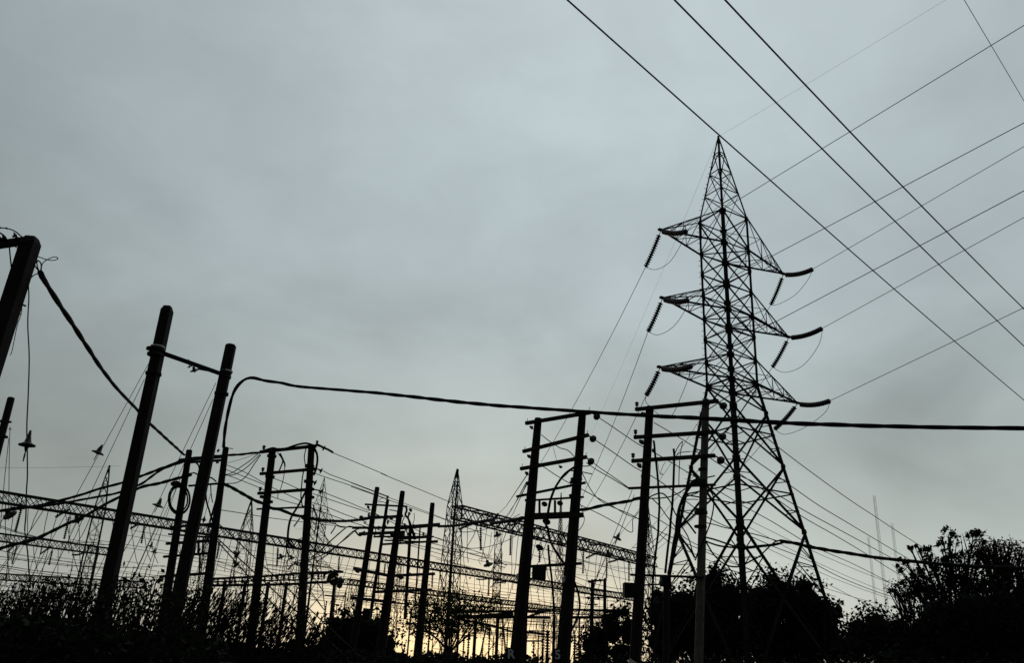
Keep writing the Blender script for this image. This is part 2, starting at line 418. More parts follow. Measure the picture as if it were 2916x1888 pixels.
# ------------------------------------------------------------------ pole structures
def pole_mb(px0, px1, w0, w1, Y, sides=8, chamfer=False):
    a, b = PX(*px0, Y), PX(*px1, Y)
    d = b-a
    g = a+d*((-.2-a.z)/d.z)
    ra = w0*Y/FPX/2; rb = w1*Y/FPX/2
    rg = ra+(rb-ra)*min(((g-a).length/d.length), 1.6)
    mb = MB()
    if chamfer: mb.tube([g, a+(g-a)*.012, a], [rg*1.12, ra*1.12, ra*.72], 4)
    else: mb.tube([g, a+(g-a)*.004, a], [rg, ra, ra*.8], sides)
    return mb, a, g
class Frame:
    """poles tied by crossarms; everything fixed to it is a part"""
    def __init__(s, name, label, cat, poles, Ys, group=None, m=CONC, loc=None):
        s.Ys = Ys; s.us = [(p[0][0]+p[1][0])/2 for p in poles]; s.poles = poles
        made = [pole_mb(p[0], p[1], p[2], p[3], Y, *(p[4:] if len(p) > 4 else ())) for p, Y in zip(poles, Ys)]
        b = made[0][2]
        s.root = thing(name, label, cat, (b.x, b.y, 0), group)
        s.pm = []
        for i, (mb, a, g) in enumerate(made):
            s.pm.append(mb.build('pole', m[i] if isinstance(m, list) else m, s.root, False))
    def Y(s, u, v=None):
        if len(s.Ys) == 1: return s.Ys[0]
        if v is not None:            # slide along the lean of the poles up to their tops
            L = [(p[0], p[1]) for p in s.poles]; ax = [a[0]+(b[0]-a[0])*(v-a[1])/(b[1]-a[1]) for a, b in L]
            t = (u-ax[0])/(ax[-1]-ax[0]); u = L[0][0][0]+t*(L[-1][0][0]-L[0][0][0])
        u1, u2 = s.poles[0][0][0], s.poles[-1][0][0]; i1, i2 = 1/s.Ys[0], 1/s.Ys[-1]
        return 1/(i1+(i2-i1)*(u-u1)/(u2-u1))
    def P(s, u, v, off=0.0): return PX(u, v, s.Y(u, v)+off)
    def arm(s, pa, pb, th, off=-.13, m=WOOD, name='crossarm', depth=None):
        p, q = s.P(*pa, off), s.P(*pb, off); h = th*s.Y(*pa)/FPX
        mb = MB(); mb.plank(p, q, depth or h, h); return mb.build(name, m, s.root)
    def pin(s, px, hpx, parent=None):
        mb = MB(); pin_ins(mb, s.P(*px, -.13), hpx*s.Y(*px)/FPX); return mb.build('pin_insulator', PORC, parent or s.root, True)
    def disc(s, px, rpx, ax=(.45, .86, -.12), off=-.1, to=None):
        mb = MB(); Y = s.Y(*px)+off; p = PX(*px, Y); a = Vector(ax).normalized()
        disc_ins(mb, p, a, rpx*Y/FPX)
        if to: mb.tube([s.P(*to, off), p-a*.08], .022, 6)
        return mb.build('disc_insulator', PORC, s.root, True)
    def riser(s, px, th, off=-.2, name='riser_cable', m=CABLE, off2=None):
        Y = s.Y(*px[0])+off; Y2 = s.Y(*px[-1])+(off if off2 is None else off2)
        mb = MB(); mb.tube(trace(px, Y, Y2, 6), th*Y/FPX/2, 6); return mb.build(name, m, s.root, True)
    def collar(s, px, w, h, name='steel_band', m=STEELD, off=0):
        Y = s.Y(*px)+off; p = PX(*px, Y); r = w*Y/FPX/2; hh = h*Y/FPX/2
        mb = MB(); mb.ring([[p+Vector((math.cos(a)*r, math.sin(a)*r, z)) for a in [2*math.pi*j/10 for j in range(10)]] for z in (-hh, hh)])
        return mb.build(name, m, s.root)
    def box(s, u0, v0, u1, v1, dep=.35, name='switch_box', m=STEELD, off=-.15):
        Y = s.Y(u0, v0)+off; k = Y/FPX; p = PX((u0+u1)/2, (v0+v1)/2, Y)
        mb = MB(); w, h = abs(u1-u0)*k/2, abs(v1-v0)*k/2
        mb.box(p, Vector((w, 0, 0)), Vector((0, dep/2, 0)), Vector((0, 0, h)))
        for j in range(5):
            mb.box(p+Vector((-w+w*2*(j+.5)/5, -dep/2-.015, 0)), Vector((w*.03, 0, 0)), Vector((0, .018, 0)), Vector((0, 0, h*.96)))
        return mb.build(name, m, s.root)

zF = zoom(1400, 1150, .25957); zF2 = zoom(1400, 1488, .25957)
zG = zoom(1780, 1120, .25957); zG2 = zoom(1780, 1488, .25957)
zDd = zoom(700, 1250, .25957); zC = zoom(400, 1250, .25957); zL = zoom(0, 1250, .25957); zE = zoom(1000, 1350, .25957)
z3 = zoom(0, 600, .5191); z4 = zoom(0, 1200, .4464); z5 = zoom(500, 1550, .2521); zZ = zoom(0, 640, .19468)
z8 = zoom(2200, 1300, .38166); zP = zoom(1980, 1420, .18173); z10 = zoom(1000, 1620, .21008)

# twin-pole frame between the lattice mast and the pylon
F = Frame('twin_pole_structure', 'dark twin-pole frame with three heavy crossarms and two pale notices, left of the tall pylon', 'pole structure',
          [(zF(512, 158), zF2(293, 1300), 23, 42), (zF(998, 88), zF2(806, 1200), 23, 39)], [23.9, 23.0])
for a, b, t in ((zF(375, 215), zF(1085, 95), 9.5), (zF(345, 525), zF(1062, 343), 9), (zF(318, 715), zF(1042, 585), 9)): F.arm(a, b, t)
for a, b, t in ((zF(275, 1020), zF(1028, 867), 6), (zF(370, 1065), zF(1008, 1025), 5), (zF2(395, 487), zF2(985, 452), 7)): F.arm(a, b, t, m=STEELD)
F.arm(zF(450, 1248), zF(998, 1222), 12); F.arm(zF(455, 1212), zF(880, 1196), 5, m=STEELD)
for x in (525, 695): F.arm(zF(x, 1062), zF(x, 1200), 6.5, m=STEELD, name='cutout_bracket')
for p in (zF(578, 1108), zF(748, 1098)): F.disc(p, 9, ax=(.2, .5, .6))
for p, to in ((zF(1150, 138), zF(1080, 90)), (zF(1108, 382), zF(1045, 342)), (zF(1086, 630), zF(1025, 583))): F.disc(p, 11, to=to)
for p in (zF(385, 212), zF(358, 520), zF(330, 708), zF(1065, 88), zF(1045, 345), zF(1030, 588)):
    F.arm((p[0], p[1]), (p[0]+2.5, p[1]-13), 1.6, m=STEELD, name='arm_bolt')
for p in (zF(440, 258), zF(412, 575), zF(388, 762)):
    F.disc(p, 7, ax=(-.5, .6, -.4), off=-.2)
F.box(*zF2(448, 492), *zF2(590, 622), name='meter_box')
for p in (zF(435, 872), zF(425, 1062), zF(430, 880)): F.collar(p, 32, 5)
for p in (zF(930, 828), zF(922, 860), zF(912, 1010)): F.collar(p, 34, 5)
F.riser(zl(zF, [(1000, 650), (940, 680), (885, 712), (800, 775), (735, 860), (685, 950), (645, 1060), (625, 1160), (610, 1250)]), 7.5, -.25)
F.riser(zl(zF, [(905, 742), (860, 735), (820, 775), (760, 830)]), 4, -.22)
F.riser(zl(zF, [(602, 1300), (598, 1350)])+zl(zF2, [(615, 60), (640, 190), (690, 300), (770, 420), (800, 455)]), 7, -.25)
F.riser(zl(zF2, [(620, 250), (632, 400), (655, 580), (668, 720), (680, 900), (690, 1100), (690, 1300)]), 6.5, -.2)
F.riser(zl(zF2, [(850, 560), (905, 650), (945, 760), (965, 870), (962, 960), (930, 1080), (870, 1190)]), 6, -.25)
F.riser(zl(zF, [(985, 1120), (1000, 1200), (1018, 1260), (1000, 1330), (945, 1405)]), 2, -.2)
F.riser(zl(zF, [(990, 685), (1060, 684), (1090, 660)]), 3, -.2); F.riser(zl(zF, [(990, 748), (1050, 762), (1100, 772)]), 3, -.2)
F.disc(zF(598, 1302), 12, ax=(.3, .5, .7)); F.disc(zF2(522, 285), 12, ax=(.35, .4, .75)); F.disc(zF(755, 697), 6, ax=(.3, .3, .8))
F.riser(zl(zF, [(675, 470), (710, 610), (750, 690)]), 1.3, -.1); F.riser(zl(zF2, [(535, 220), (525, 260)]), 3, -.1)
def notice(fr, quad, parent, name='notice_plate', m=PLATE, off=-.24):
    Y = fr.Y(*quad[0])+off; P = [PX(*q, Y) for q in quad]; n = (P[1]-P[0]).cross(P[3]-P[0]).normalized()*.006
    mb = MB(); mb.ring([[p-n for p in P], [p+n for p in P]]); return mb.build(name, m, parent)
notice(F, zl(zF2, [(268, 640), (275, 562), (333, 562), (326, 634)]), F.pm[0])
notice(F, zl(zF2, [(768, 672), (773, 606), (826, 572), (826, 640)]), F.pm[1])
def painted(fr, ch, px, hpx, tilt, parent, off=-.27):
    cu = bpy.data.curves.new('letter', 'FONT'); cu.body = ch; cu.size = 1; cu.extrude = .01; cu.offset = .03
    to = bpy.data.objects.new('letter', cu); C.objects.link(to)
    me = bpy.data.meshes.new_from_object(to.evaluated_get(bpy.context.evaluated_depsgraph_get()))
    bpy.data.objects.remove(to)
    Y = fr.Y(*px)+off; k = hpx*Y/FPX/.7; p = PX(*px, Y)
    right = (cR*math.cos(tilt)-cU*math.sin(tilt)); right.y = 0; right.normalize(); up = Vector((-right.z, 0, right.x)); fwd = right.cross(up)
    xs = [v.co.x for v in me.vertices]; cx_ = (min(xs)+max(xs))/2
    for v in me.vertices:
        q = p+right*((v.co.x-cx_)*k)+up*((v.co.y-.35)*k)+fwd*(v.co.z*.3)
        v.co = q-fr.root.location
    me.materials.clear(); me.materials.append(PAINT)
    o = bpy.data.objects.new('painted_letter', me); C.objects.link(o); o.parent = parent
for ch, u, v, k in (('R', 1457, 1863, 0), ('5', 1588, 1865, 1)):
    q = F.box(u-13, v-15, u+13, v+16, .03, 'letter_plate', CABLE, off=-.33)
    q.parent = F.pm[k]; painted(F, ch, (u, v), 22, 0, F.pm[k], off=-.38)

# twin-pole frame in front of the pylon
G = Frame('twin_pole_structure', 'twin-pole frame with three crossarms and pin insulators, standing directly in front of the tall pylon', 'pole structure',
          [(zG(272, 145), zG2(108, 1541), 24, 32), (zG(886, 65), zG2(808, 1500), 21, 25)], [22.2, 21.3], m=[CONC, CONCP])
for a, b, t in ((zG(115, 178), zG(1022, 85), 10), (zG(100, 485), zG(1007, 425), 10), (zG(75, 745), zG(985, 685), 10)): G.arm(a, b, t)
for a, b, t in ((zG(40, 1045), zG(992, 1005), 6.5), (zG2(60, 577), zG2(870, 605), 6), (zG2(220, 690), zG2(430, 680), 4)): G.arm(a, b, t, m=STEELD)
for p in (zG(130, 160), zG(115, 466), zG(88, 726)): G.pin(p, 18)
for p, to in ((zG(1075, 135), zG(1015, 85)), (zG(1065, 473), zG(1000, 425)), (zG(1047, 733), zG(985, 685))): G.disc(p, 12, to=to)
for p in (zG(205, 228), zG(183, 532), zG(160, 790)): G.disc(p, 9, ax=(-.4, .7, -.35), off=-.2)
for p, w, h in ((zG(855, 838), 28, 7), (zG(832, 1310), 38, 8), (zG(832, 1300), 34, 16), (zG(828, 1465), 36, 6), (zG(225, 915), 27, 9), (zG(210, 1155), 30, 8), (zG(845, 980), 32, 14)): G.collar(p, w, h)
G.arm(zG(905, 925), zG(985, 907), 3, m=STEELD, name='arm_bolt')
G.box(*zF2(1450, 675), 1814, 1701, name='meter_box')
G.riser(zl(zG, [(312, 520), (320, 560), (330, 680), (345, 800), (360, 950), (370, 1100), (376, 1250), (368, 1400), (362, 1541)])+zl(zG2, [(340, 300), (310, 580), (295, 900), (285, 1200)]), 6.5, -.2)
G.riser(zl(zG, [(532, 610), (540, 690), (535, 850), (530, 1000), (520, 1200), (500, 1400), (490, 1541)])+zl(zG2, [(470, 280), (440, 560)]), 7, -.2)
G.riser(zl(zG, [(545, 670), (575, 600), (630, 530), (610, 640), (598, 760), (592, 900), (590, 1010)]), 2.5, -.2)
G.riser(zl(zG, [(560, 690), (600, 655), (660, 645), (715, 640)]), 2.5, -.2)
G.riser(zl(zG, [(800, 960), (745, 990), (690, 1060), (640, 1140), (605, 1240), (580, 1380), (562, 1500)])+zl(zG2, [(550, 150), (520, 330), (480, 570)]), 8, -.3)
G.riser(zl(zG, [(800, 985), (735, 1000), (670, 1080), (620, 1180), (585, 1280), (565, 1400), (552, 1541)])+zl(zG2, [(530, 220), (500, 420), (470, 575)]), 6, -.36)
G.riser(zl(zG, [(790, 950), (740, 975), (700, 1040), (655, 1110)]), 9, -.28)
G.riser(zl(zG, [(255, 1150), (310, 1120), (385, 1098), (440, 1120), (500, 1200), (540, 1300), (580, 1370)]), 4, -.2)
G.riser(zl(zG, [(255, 1155), (350, 1155), (480, 1140), (580, 1100), (660, 1050)]), 3.5, -.2)
G.riser(zl(zG, [(300, 1160), (380, 1240), (450, 1340), (530, 1440)])+zl(zG2, [(560, 70)]), 3, -.2)
G.riser(zl(zG, [(920, 1060), (965, 1130), (972, 1230), (955, 1340), (930, 1440)])+zl(zG2, [(900, 100), (850, 230), (800, 330), (770, 420)]), 4, -.25)
G.riser(zl(zG, [(330, 680), (360, 780), (380, 880), (415, 895), (405, 880), (390, 875), (420, 790), (445, 760)]), 1.5, -.2)
G.riser(zl(zG, [(610, 1280), (650, 1380), (700, 1440), (775, 1541)]), 5, -.25); G.riser(zl(zG2, [(575, 100), (640, 200), (720, 310), (765, 390)]), 6, -.25); G.riser(zl(zG2, [(610, 30), (690, 160), (730, 290), (760, 380)]), 3.5, -.25)
G.riser(zl(zG, [(655, 1170), (740, 1165), (800, 1170)]), 2.5, -.25); G.riser(zl(zG, [(645, 1150), (720, 1120), (800, 1095)]), 3, -.25)
G.disc(zG2(430, 640), 17, ax=(.3, .5, -.6)); G.disc(zG2(455, 660), 15, ax=(-.3, .5, .5)); G.box(*zG2(395, 600), *zG2(490, 700), name='cable_joint_box')
G.disc(zG(310, 630), 6, ax=(.5, .3, .6))
mb = MB(); p = PX(*zG2(455, 700), G.Y(*zG2(455, 700))-.1); mb.tube([Vector((p.x-.12, p.y, -.2)), p], .085, 8); mb.build('strut', CONC, G.root)
notice(G, [(1788, 1894), (1793, 1875), (1815, 1890), (1808, 1908)], G.pm[0], off=-.5)

# small twin-pole frame left of centre
Dd = Frame('twin_pole_structure', 'twin-pole frame draped with looped black cables, above the dark scrub left of centre', 'pole structure',
           [(zDd(296, 103), z5(860, 1000), 20, 25), (zDd(722, 65), z5(1400, 1150), 19, 24)], [29.6, 28.7])
for a, b, t in ((zDd(160, 145), zDd(770, 78), 8), (zDd(160, 385), zDd(758, 332), 7.5), (zDd(135, 600), zDd(742, 553), 7.5)): Dd.arm(a, b, t)
Dd.arm(zDd(122, 772), zDd(640, 752), 4.5, m=STEELD)
for p, h in ((zDd(193, 132), 16), (zDd(182, 372), 15), (zDd(152, 588), 15), (zDd(778, 68), 13)): Dd.pin(p, h)
for p, to in ((zDd(850, 100), zDd(765, 68)), (zDd(820, 348), zDd(755, 320)), (zDd(820, 577), zDd(745, 555)), (zDd(755, 480), zDd(720, 470))): Dd.disc(p, 8.5, ax=(.8, .45, -.28), to=to)
for p in (zDd(285, 190), zDd(265, 415), zDd(245, 690), zDd(205, 640), zDd(700, 640)): Dd.collar(p, 28, 6)
for p in (zDd(700, 300), zDd(690, 470)): Dd.collar(p, 28, 7)
Dd.riser(zl(zDd, [(150, 150), (215, 125), (290, 102), (350, 112), (440, 105), (540, 72), (640, 50), (700, 58), (750, 75), (785, 65), (850, 95), (905, 120), (955, 150)]), 6, -.25)
Dd.riser(zl(zDd, [(745, 105), (778, 160), (785, 240), (770, 330), (745, 400)]), 6.5, -.2); Dd.riser(zl(zDd, [(755, 90), (790, 190), (775, 300)]), 3, -.22)
Dd.riser(zl(zDd, [(660, 110), (642, 200), (655, 300), (660, 330)]), 3, -.2); Dd.riser(zl(zDd, [(640, 330), (622, 420), (612, 520), (605, 640), (625, 760)]), 3.5, -.2)
Dd.riser(zl(zDd, [(700, 480), (655, 580), (610, 670), (560, 760), (510, 840), (482, 910), (465, 1010), (462, 1100), (480, 1150), (530, 1190)]), 6.5, -.2)
Dd.riser(zl(zDd, [(345, 150), (395, 220), (425, 300), (415, 420), (385, 540), (355, 600), (350, 655)]), 2.2, -.2); Dd.riser(zl(zDd, [(370, 160), (405, 240), (375, 330), (360, 370)]), 4, -.2)
Dd.riser(zl(zDd, [(380, 160), (425, 260), (430, 310)]), 3, -.18); Dd.riser(zl(zDd, [(450, 1110), (445, 1200), (465, 1270), (500, 1300)]), 4, -.2)
Dd.riser(zl(zDd, [(735, 720), (770, 840), (770, 960), (745, 1050)]), 3.5, -.2); Dd.riser(zl(zDd, [(700, 740), (760, 800), (820, 930), (870, 1060), (905, 1140)]), 2.5, -.2)
notice(Dd, zl(z5, [(1382, 600), (1385, 535), (1428, 530), (1425, 595)]), Dd.pm[1], m=CONCP)

# the pair behind the two tallest dark poles
Cc = Frame('twin_pole_structure', 'pair of dark poles with a coil of spare cable hung on its left pole', 'pole structure',
           [(zC(537, 122), zC(322, 1500), 17, 24), (zC(938, 92), z5(330, 700), 17, 25)], [30.5, 29.8])
for a, b, t in ((zC(430, 235), zC(900, 195), 8), (zC(490, 262), zC(890, 235), 6), (zC(530, 517), zC(905, 488), 5), (zC(330, 970), zC(800, 935), 6), (zC(310, 1048), zC(790, 1085), 5), (zC(285, 1152), zC(790, 1118), 7), (zC(255, 1296), zC(770, 1255), 6), (zC(215, 1515), zC(780, 1475), 7)): Cc.arm(a, b, t, m=STEELD)
for x, y0, y1 in ((640, 1110, 1250), (690, 1090, 1250), (600, 1150, 1260), (655, 1260, 1480)): Cc.arm(zC(x, y0), zC(x-10, y1), 4, m=STEELD, name='cutout_bracket')
Cc.pin(zC(690, 925), 14); Cc.pin(zC(735, 1120), 13); Cc.pin(zC(640, 1255), 13)
Cc.arm(zC(945, 103), zC(1015, 108), 2, m=STEELD, name='arm_bolt')
for k, (rx, ry, ox) in enumerate(((118, 165, 0), (108, 150, 6), (98, 135, -6))):
    Cc.riser([zC(425+ox+rx*math.sin(a), 665-ry*math.cos(a)) for a in [2*math.pi*j/14 for j in range(15)]], 4.5, -.25-.03*k, name='cable_coil')
Cc.riser(zl(zC, [(600, 250), (640, 300), (650, 370)]), 5, -.2); Cc.riser(zl(zC, [(530, 385), (590, 375), (640, 400), (720, 420), (780, 430), (830, 470)]), 4, -.2)
Cc.riser(zl(zC, [(715, 590), (725, 690), (755, 790), (790, 900), (850, 980)]), 5, -.2); Cc.riser(zl(zC, [(770, 510), (775, 600), (790, 700)]), 3, -.2)
Cc.disc(zC(385, 505), 14, ax=(-.2, .3, .8)); Cc.disc(zC(840, 260), 6, ax=(.2, .3, .8)); Cc.disc(zC(850, 128), 5)

# pole cluster right of the scrub
E1 = Frame('pole_platform', 'cluster of three plain-topped poles carrying stacked equipment beams, left of the slim lattice mast', 'pole structure',
           [(zE(287, 145), zE(55, 1650), 13.5, 20), (zE(565, 188), zE(370, 1600), 14.5, 27), (zE(893, 318), zE(765, 1620), 13.5, 22)], [36.1, 36.6, 39.0])
for a, b, t in ((zE(155, 335), zE(610, 358), 5), (zE(120, 492), zE(560, 462), 8), (zE(190, 470), zE(500, 475), 6), (zE(20, 592), zE(540, 592), 7), (zE(540, 592), zE(962, 558), 11), (zE(95, 660), zE(580, 640), 9), (zE(250, 690), zE(900, 690), 5), (zE(540, 712), zE(850, 690), 8), (zE(330, 775), zE(945, 738), 6), (zE(370, 730), zE(945, 752), 4), (zE(480, 1118), zE(910, 1098), 8), (zE(30, 1040), zE(400, 1115), 8), (zE(240, 1298), zE(880, 1274), 8), (zE(0, 1362), zE(480, 1412), 8)):
    E1.arm(a, b, t, m=STEELD)
for (a, b, t) in ((zE(402, 280), zE(205, 1600), 8), (zE(650, 600), zE(590, 1600), 8), (zE(755, 600), zE(705, 1400), 4), (zE(345, 560), zE(290, 1300), 3)):
    E1.arm(a, b, t, m=CONC, name='equipment_post', off=.15)
for p in (zE(190, 480), zE(240, 480), zE(390, 500), zE(395, 285), zE(680, 600), zE(760, 600), zE(400, 560), zE(300, 620), zE(370, 610), zE(585, 600), zE(620, 690), zE(790, 690), zE(690, 700)): E1.pin(p, 12)
for p, r in ((zE(140, 650), 9), (zE(330, 675), 9), (zE(560, 665), 8), (zE(190, 365), 5), (zE(655, 395), 6), (zE(640, 432), 5), (zE(110, 480), 6), (zE(70, 1060), 8), (zE(540, 1135), 8), (zE(640, 1100), 6), (zE(510, 1280), 6), (zE(450, 655), 8), (zE(440, 480), 7)): E1.disc(p, r, ax=(rng.uniform(-.6, .6), .5, rng.uniform(-.8, .3)), off=-.3)
for px, t in (([(300, 300), (340, 265), (400, 285)], 2), ([(300, 310), (350, 308), (395, 330)], 2), ([(600, 360), (610, 400), (595, 450), (630, 500), (650, 590)], 6), ([(640, 430), (625, 480), (645, 530), (660, 570)], 5), ([(660, 590), (690, 680), (700, 720)], 8), ([(690, 430), (692, 500), (675, 550)], 2), ([(555, 560), (590, 600), (610, 640)], 4), ([(590, 460), (560, 540), (600, 550)], 3),
              ([(240, 560), (270, 620), (250, 700)], 3), ([(420, 395), (500, 410), (520, 440)], 3), ([(40, 620), (85, 675), (120, 670)], 5)):
    E1.riser(zl(zE, px), t, -.3)
E1.box(*zE(135, 1490), *zE(210, 1600), name='switch_box')

# the two tallest poles on the left and the bar between them
A1 = Frame('twin_pole_structure', 'two tall plain dark poles joined by a sloping bar, largest pair on the left', 'pole structure',
           [(z3(922, 525), z4(680, 1100), 37, 40, 4, True), (z3(1268, 735), z4(1100, 1300), 33, 38, 6)], [16.5, 17.8])
A1.arm(z3(808, 752), z3(1240, 905), 10, m=STEEL, depth=.09, off=-.05)
A1.disc(z3(1065, 872), 13, ax=(.2, .5, -.7), off=-.15); A1.arm(z3(1035, 815), z3(1040, 862), 2, m=STEELD, name='arm_bolt', off=-.15)
A1.arm(z3(1085, 868), z3(1160, 882), 4, m=STEELD, name='arm_bolt', off=-.1)
for p, w in ((z3(860, 762), 52), (z3(852, 790), 48), (z3(842, 895), 47), (z3(1240, 890), 34), (z3(1235, 912), 36), (z3(1215, 1005), 42)): A1.collar(p, w, 7)
for p, w in ((z3(866, 748), 43), (z3(1243, 882), 37)): A1.collar(p, w, 4, m=PLATE)
A1.riser(zl(z3, [(1030, 860), (1050, 852), (1080, 840)]), 4, -.2)

# far left pole, close by
Zp = Frame('leaning_pole', 'thick leaning concrete pole at the far left edge with a crossarm running out of view', 'pole',
           [(zZ(475, 185), (8, 940), 56, 58, 4, True)], [13.5], m=CONC)
Zp.arm(zZ(420, 225), (-210, 728), 20, off=-.1)
Zp.riser(zl(zZ, [(-120, 60), (0, 45), (95, 52), (180, 75), (250, 115), (300, 160), (340, 190)]), 4, -.15); Zp.riser(zl(zZ, [(-40, 100), (20, 130), (70, 170), (100, 220)]), 5, -.15)
for p, r in ((zZ(95, 52), 5), (zZ(0, 42), 5), (zZ(215, 160), 11), (zZ(235, 195), 10), (zZ(50, 195), 12), (zZ(0, 215), 12)): Zp.disc(p, r, ax=(.5, .3, .6), off=-.2)
Zp.arm(zZ(185, 300), zZ(335, 378), 3, m=STEELD, name='brace'); Zp.riser(zl(zZ, [(135, 300), (150, 470), (168, 640), (180, 770)]), 4.5, -.1)
Zp.riser(zl(zZ, [(520, 455), (600, 480), (680, 508), (770, 520), (835, 505), (845, 485), (800, 468), (740, 485), (680, 515), (620, 570), (605, 640), (615, 700)]), 3, -.1, name='wire_loop')
Zp.riser(zl(zZ, [(495, 580), (540, 640), (580, 690), (600, 650), (600, 570), (555, 520), (540, 560), (555, 640), (590, 700)]), 4, -.1, name='wire_loop')
Zp.riser(zl(zZ, [(440, 790), (480, 750), (530, 720), (580, 722)]), 3.5, -.1); Zp.arm(zZ(300, 1160), zZ(375, 1188), 5, m=STEELD, name='arm_bolt')
Zp.riser(zl(zZ, [(320, 1200), (318, 1260), (305, 1310), (290, 1370), (265, 1430), (240, 1530)])+[(34, 1000), (28, 1012)], 2.2, -.1); Zp.disc(zZ(305, 1312), 3, off=-.1)
Sp = Frame('short_pole', 'dark pole top with two bands low at the far left edge', 'pole', [(z3(62, 1025), (-14, 1310), 20, 24)], [24.3])
Sp.collar(z3(25, 1158), 26, 5); Sp.collar(z3(15, 1240), 28, 5); Sp.arm(z3(20, 1158), z3(62, 1160), 5, m=STEELD, name='arm_bolt')
for px in ([(55, 1185), (52, 1290), (50, 1400), (49, 1541), (46, 1700)], [(48, 1250), (38, 1350), (25, 1470), (15, 1590), (0, 1750)]): Sp.riser(zl(z3, px), 1.8, -.1, name='stay_wire', m=WIRE)
Sp.disc(z3(55, 1200), 4, ax=(0, .2, 1))

# small far twin-pole frame beside the right-hand mast
Sm = Frame('twin_pole_structure', 'small distant twin-pole frame with fat insulators on top, beside the dark trees', 'pole structure',
           [(zF2(1108, 632), zF2(1095, 1200), 10, 12), (zF2(1242, 632), zF2(1240, 1200), 9, 10)], [73.7, 72.5])
for a, b, t in ((zF2(1058, 652), zF2(1255, 634), 4), (zF2(1030, 830), zF2(1260, 830), 3.5), (zF2(1020, 900), zF2(1160, 905), 3), (zF2(1080, 745), zF2(1250, 760), 3), (zF2(1270, 960), zF2(1370, 962), 3)): Sm.arm(a, b, t, m=STEELD)
for p in (zF2(1072, 655), zF2(1105, 645), zF2(1140, 640), zF2(1188, 640), zF2(1245, 632), zF2(1060, 835), zF2(1170, 835)): Sm.disc(p, 5, ax=(.3, .5, .5))

# ------------------------------------------------------------------ overhead bundled cables
def bundle(label, px, Y0, Y1, thpx, pitch=.8, step=8):
    P = trace(px, Y0, Y1, step); mb = MB(); k = thpx*(Y0+Y1)/2/FPX/2
    twist(mb, P, k, pitch); return tag(mb.build('bundled_cable', CABLE, None, True), label, 'cable', 'twisted overhead cables')
bundle('thick twisted cable sagging from the leaning far left pole down to the coiled-cable pole', [zZ(590, 690)]+zl(z3, [(225, 350), (310, 490), (400, 625), (480, 750), (570, 885), (650, 985), (755, 1095), (820, 1165), (900, 1240), (1010, 1340)]), 13.4, 30.2, 10, 1.9)
c2a = zl(z3, [(1226, 1300), (1235, 1200), (1255, 1090), (1285, 990), (1330, 935), (1380, 917), (1450, 932), (1541, 945)])
c2 = [D(*p) for p in ((700, 899), (880, 914), (1100, 938), (1300, 953), (1480, 965), (1640, 973), (1840, 984), (2100, 992), (2380, 996), (2560, 998), (2900, 1000), (3500, 1003))]
def ptsY(px, Ys, step=8):
    P = [PX(u, v, Y) for (u, v), Y in zip(px, Ys)]; return spline(P, step)
us = [p[0] for p in c2a+c2]
Yc = list(np.interp(us, [637, 700, 1655, 1850, 2010, 2916, 3200, 4300], [29.4, 28.6, 22.7, 21.8, 20.9, 17.5, 16.6, 13.6]))
mb = MB(); twist(mb, ptsY(c2a+c2, Yc), .056, 1.5)
tag(mb.build('bundled_cable', CABLE, None, True), 'longest thick twisted cable, bending up then running above the pole frames to the right edge', 'cable', 'twisted overhead cables')
c3 = [zE(1541, 508), zE(1400, 532), zE(1250, 552), zE(1100, 572), zE(955, 578)][::-1]+zl(zF, [(0, 1312), (100, 1300), (200, 1285), (345, 1258)])
bundle('twisted cable between the three-pole cluster and the pale-noticed frame', c3, 38.8, 23.8, 9, 1.2)
bundle('short twisted cable between the pale-noticed frame and the frame before the pylon', zl(zF, [(960, 1166), (1060, 1155), (1200, 1122), (1350, 1095), (1541, 1063)])+zl(zG, [(100, 1165), (170, 1152)]), 22.9, 22.1, 9)
bundle('twisted cable swagged from the looped-cable frame across to the three-pole cluster', zl(zDd, [(720, 872), (830, 890), (960, 902), (1100, 903), (1230, 890), (1340, 878)]), 28.6, 36, 8)
bundle('twisted cable slanting from the coiled-cable pole pair to the looped-cable frame', zl(zC, [(900, 490), (990, 530), (1150, 620), (1260, 680), (1360, 718)])+zl(zDd, [(290, 765), (350, 772), (440, 802), (520, 835), (640, 856)]), 29.7, 28.6, 9)
bundle('twisted cable strung from the coiled-cable poles to the top of the looped-cable frame', zl(zC, [(560, 212), (700, 200), (940, 182), (1100, 172), (1200, 160), (1340, 148)]), 30.3, 29.5, 7)
bundle('uppermost of the three twisted cables running left from the coiled-cable pole', zl(zC, [(500, 230), (420, 250), (330, 290), (230, 325), (0, 412)])+zl(zL, [(1310, 492), (1100, 545), (900, 612), (640, 682), (380, 742), (150, 772), (-150, 812)]), 30.3, 27, 8)
bundle('middle of the three twisted cables running left from the coiled-cable pole', zl(zC, [(480, 250), (330, 298), (220, 345), (100, 430), (0, 500)])+zl(zL, [(1300, 592), (1100, 632), (900, 668), (700, 705), (400, 748), (120, 762)]), 30.3, 27, 7)
bundle('lowest of the three twisted cables running left from the coiled-cable pole', zl(zC, [(560, 395), (430, 428), (330, 455), (200, 490), (0, 535)])+zl(zL, [(1260, 664), (1100, 750), (950, 838), (800, 905), (600, 1000), (420, 1088), (300, 1125), (200, 1150), (80, 1180), (-60, 1230)]), 30.3, 26, 9)
bundle('twisted cable running right from the right pylon leg to cross before the trees', zl(zP, [(1330, 662), (1430, 682), (1600, 712), (1800, 762), (2000, 795), (2201, 832)])+zl(z8, [(560, 722), (700, 746), (860, 766), (1000, 780), (1200, 800), (1500, 822), (1876, 838), (2200, 850), (3600, 900)]), 22.5, 14.5, 11)
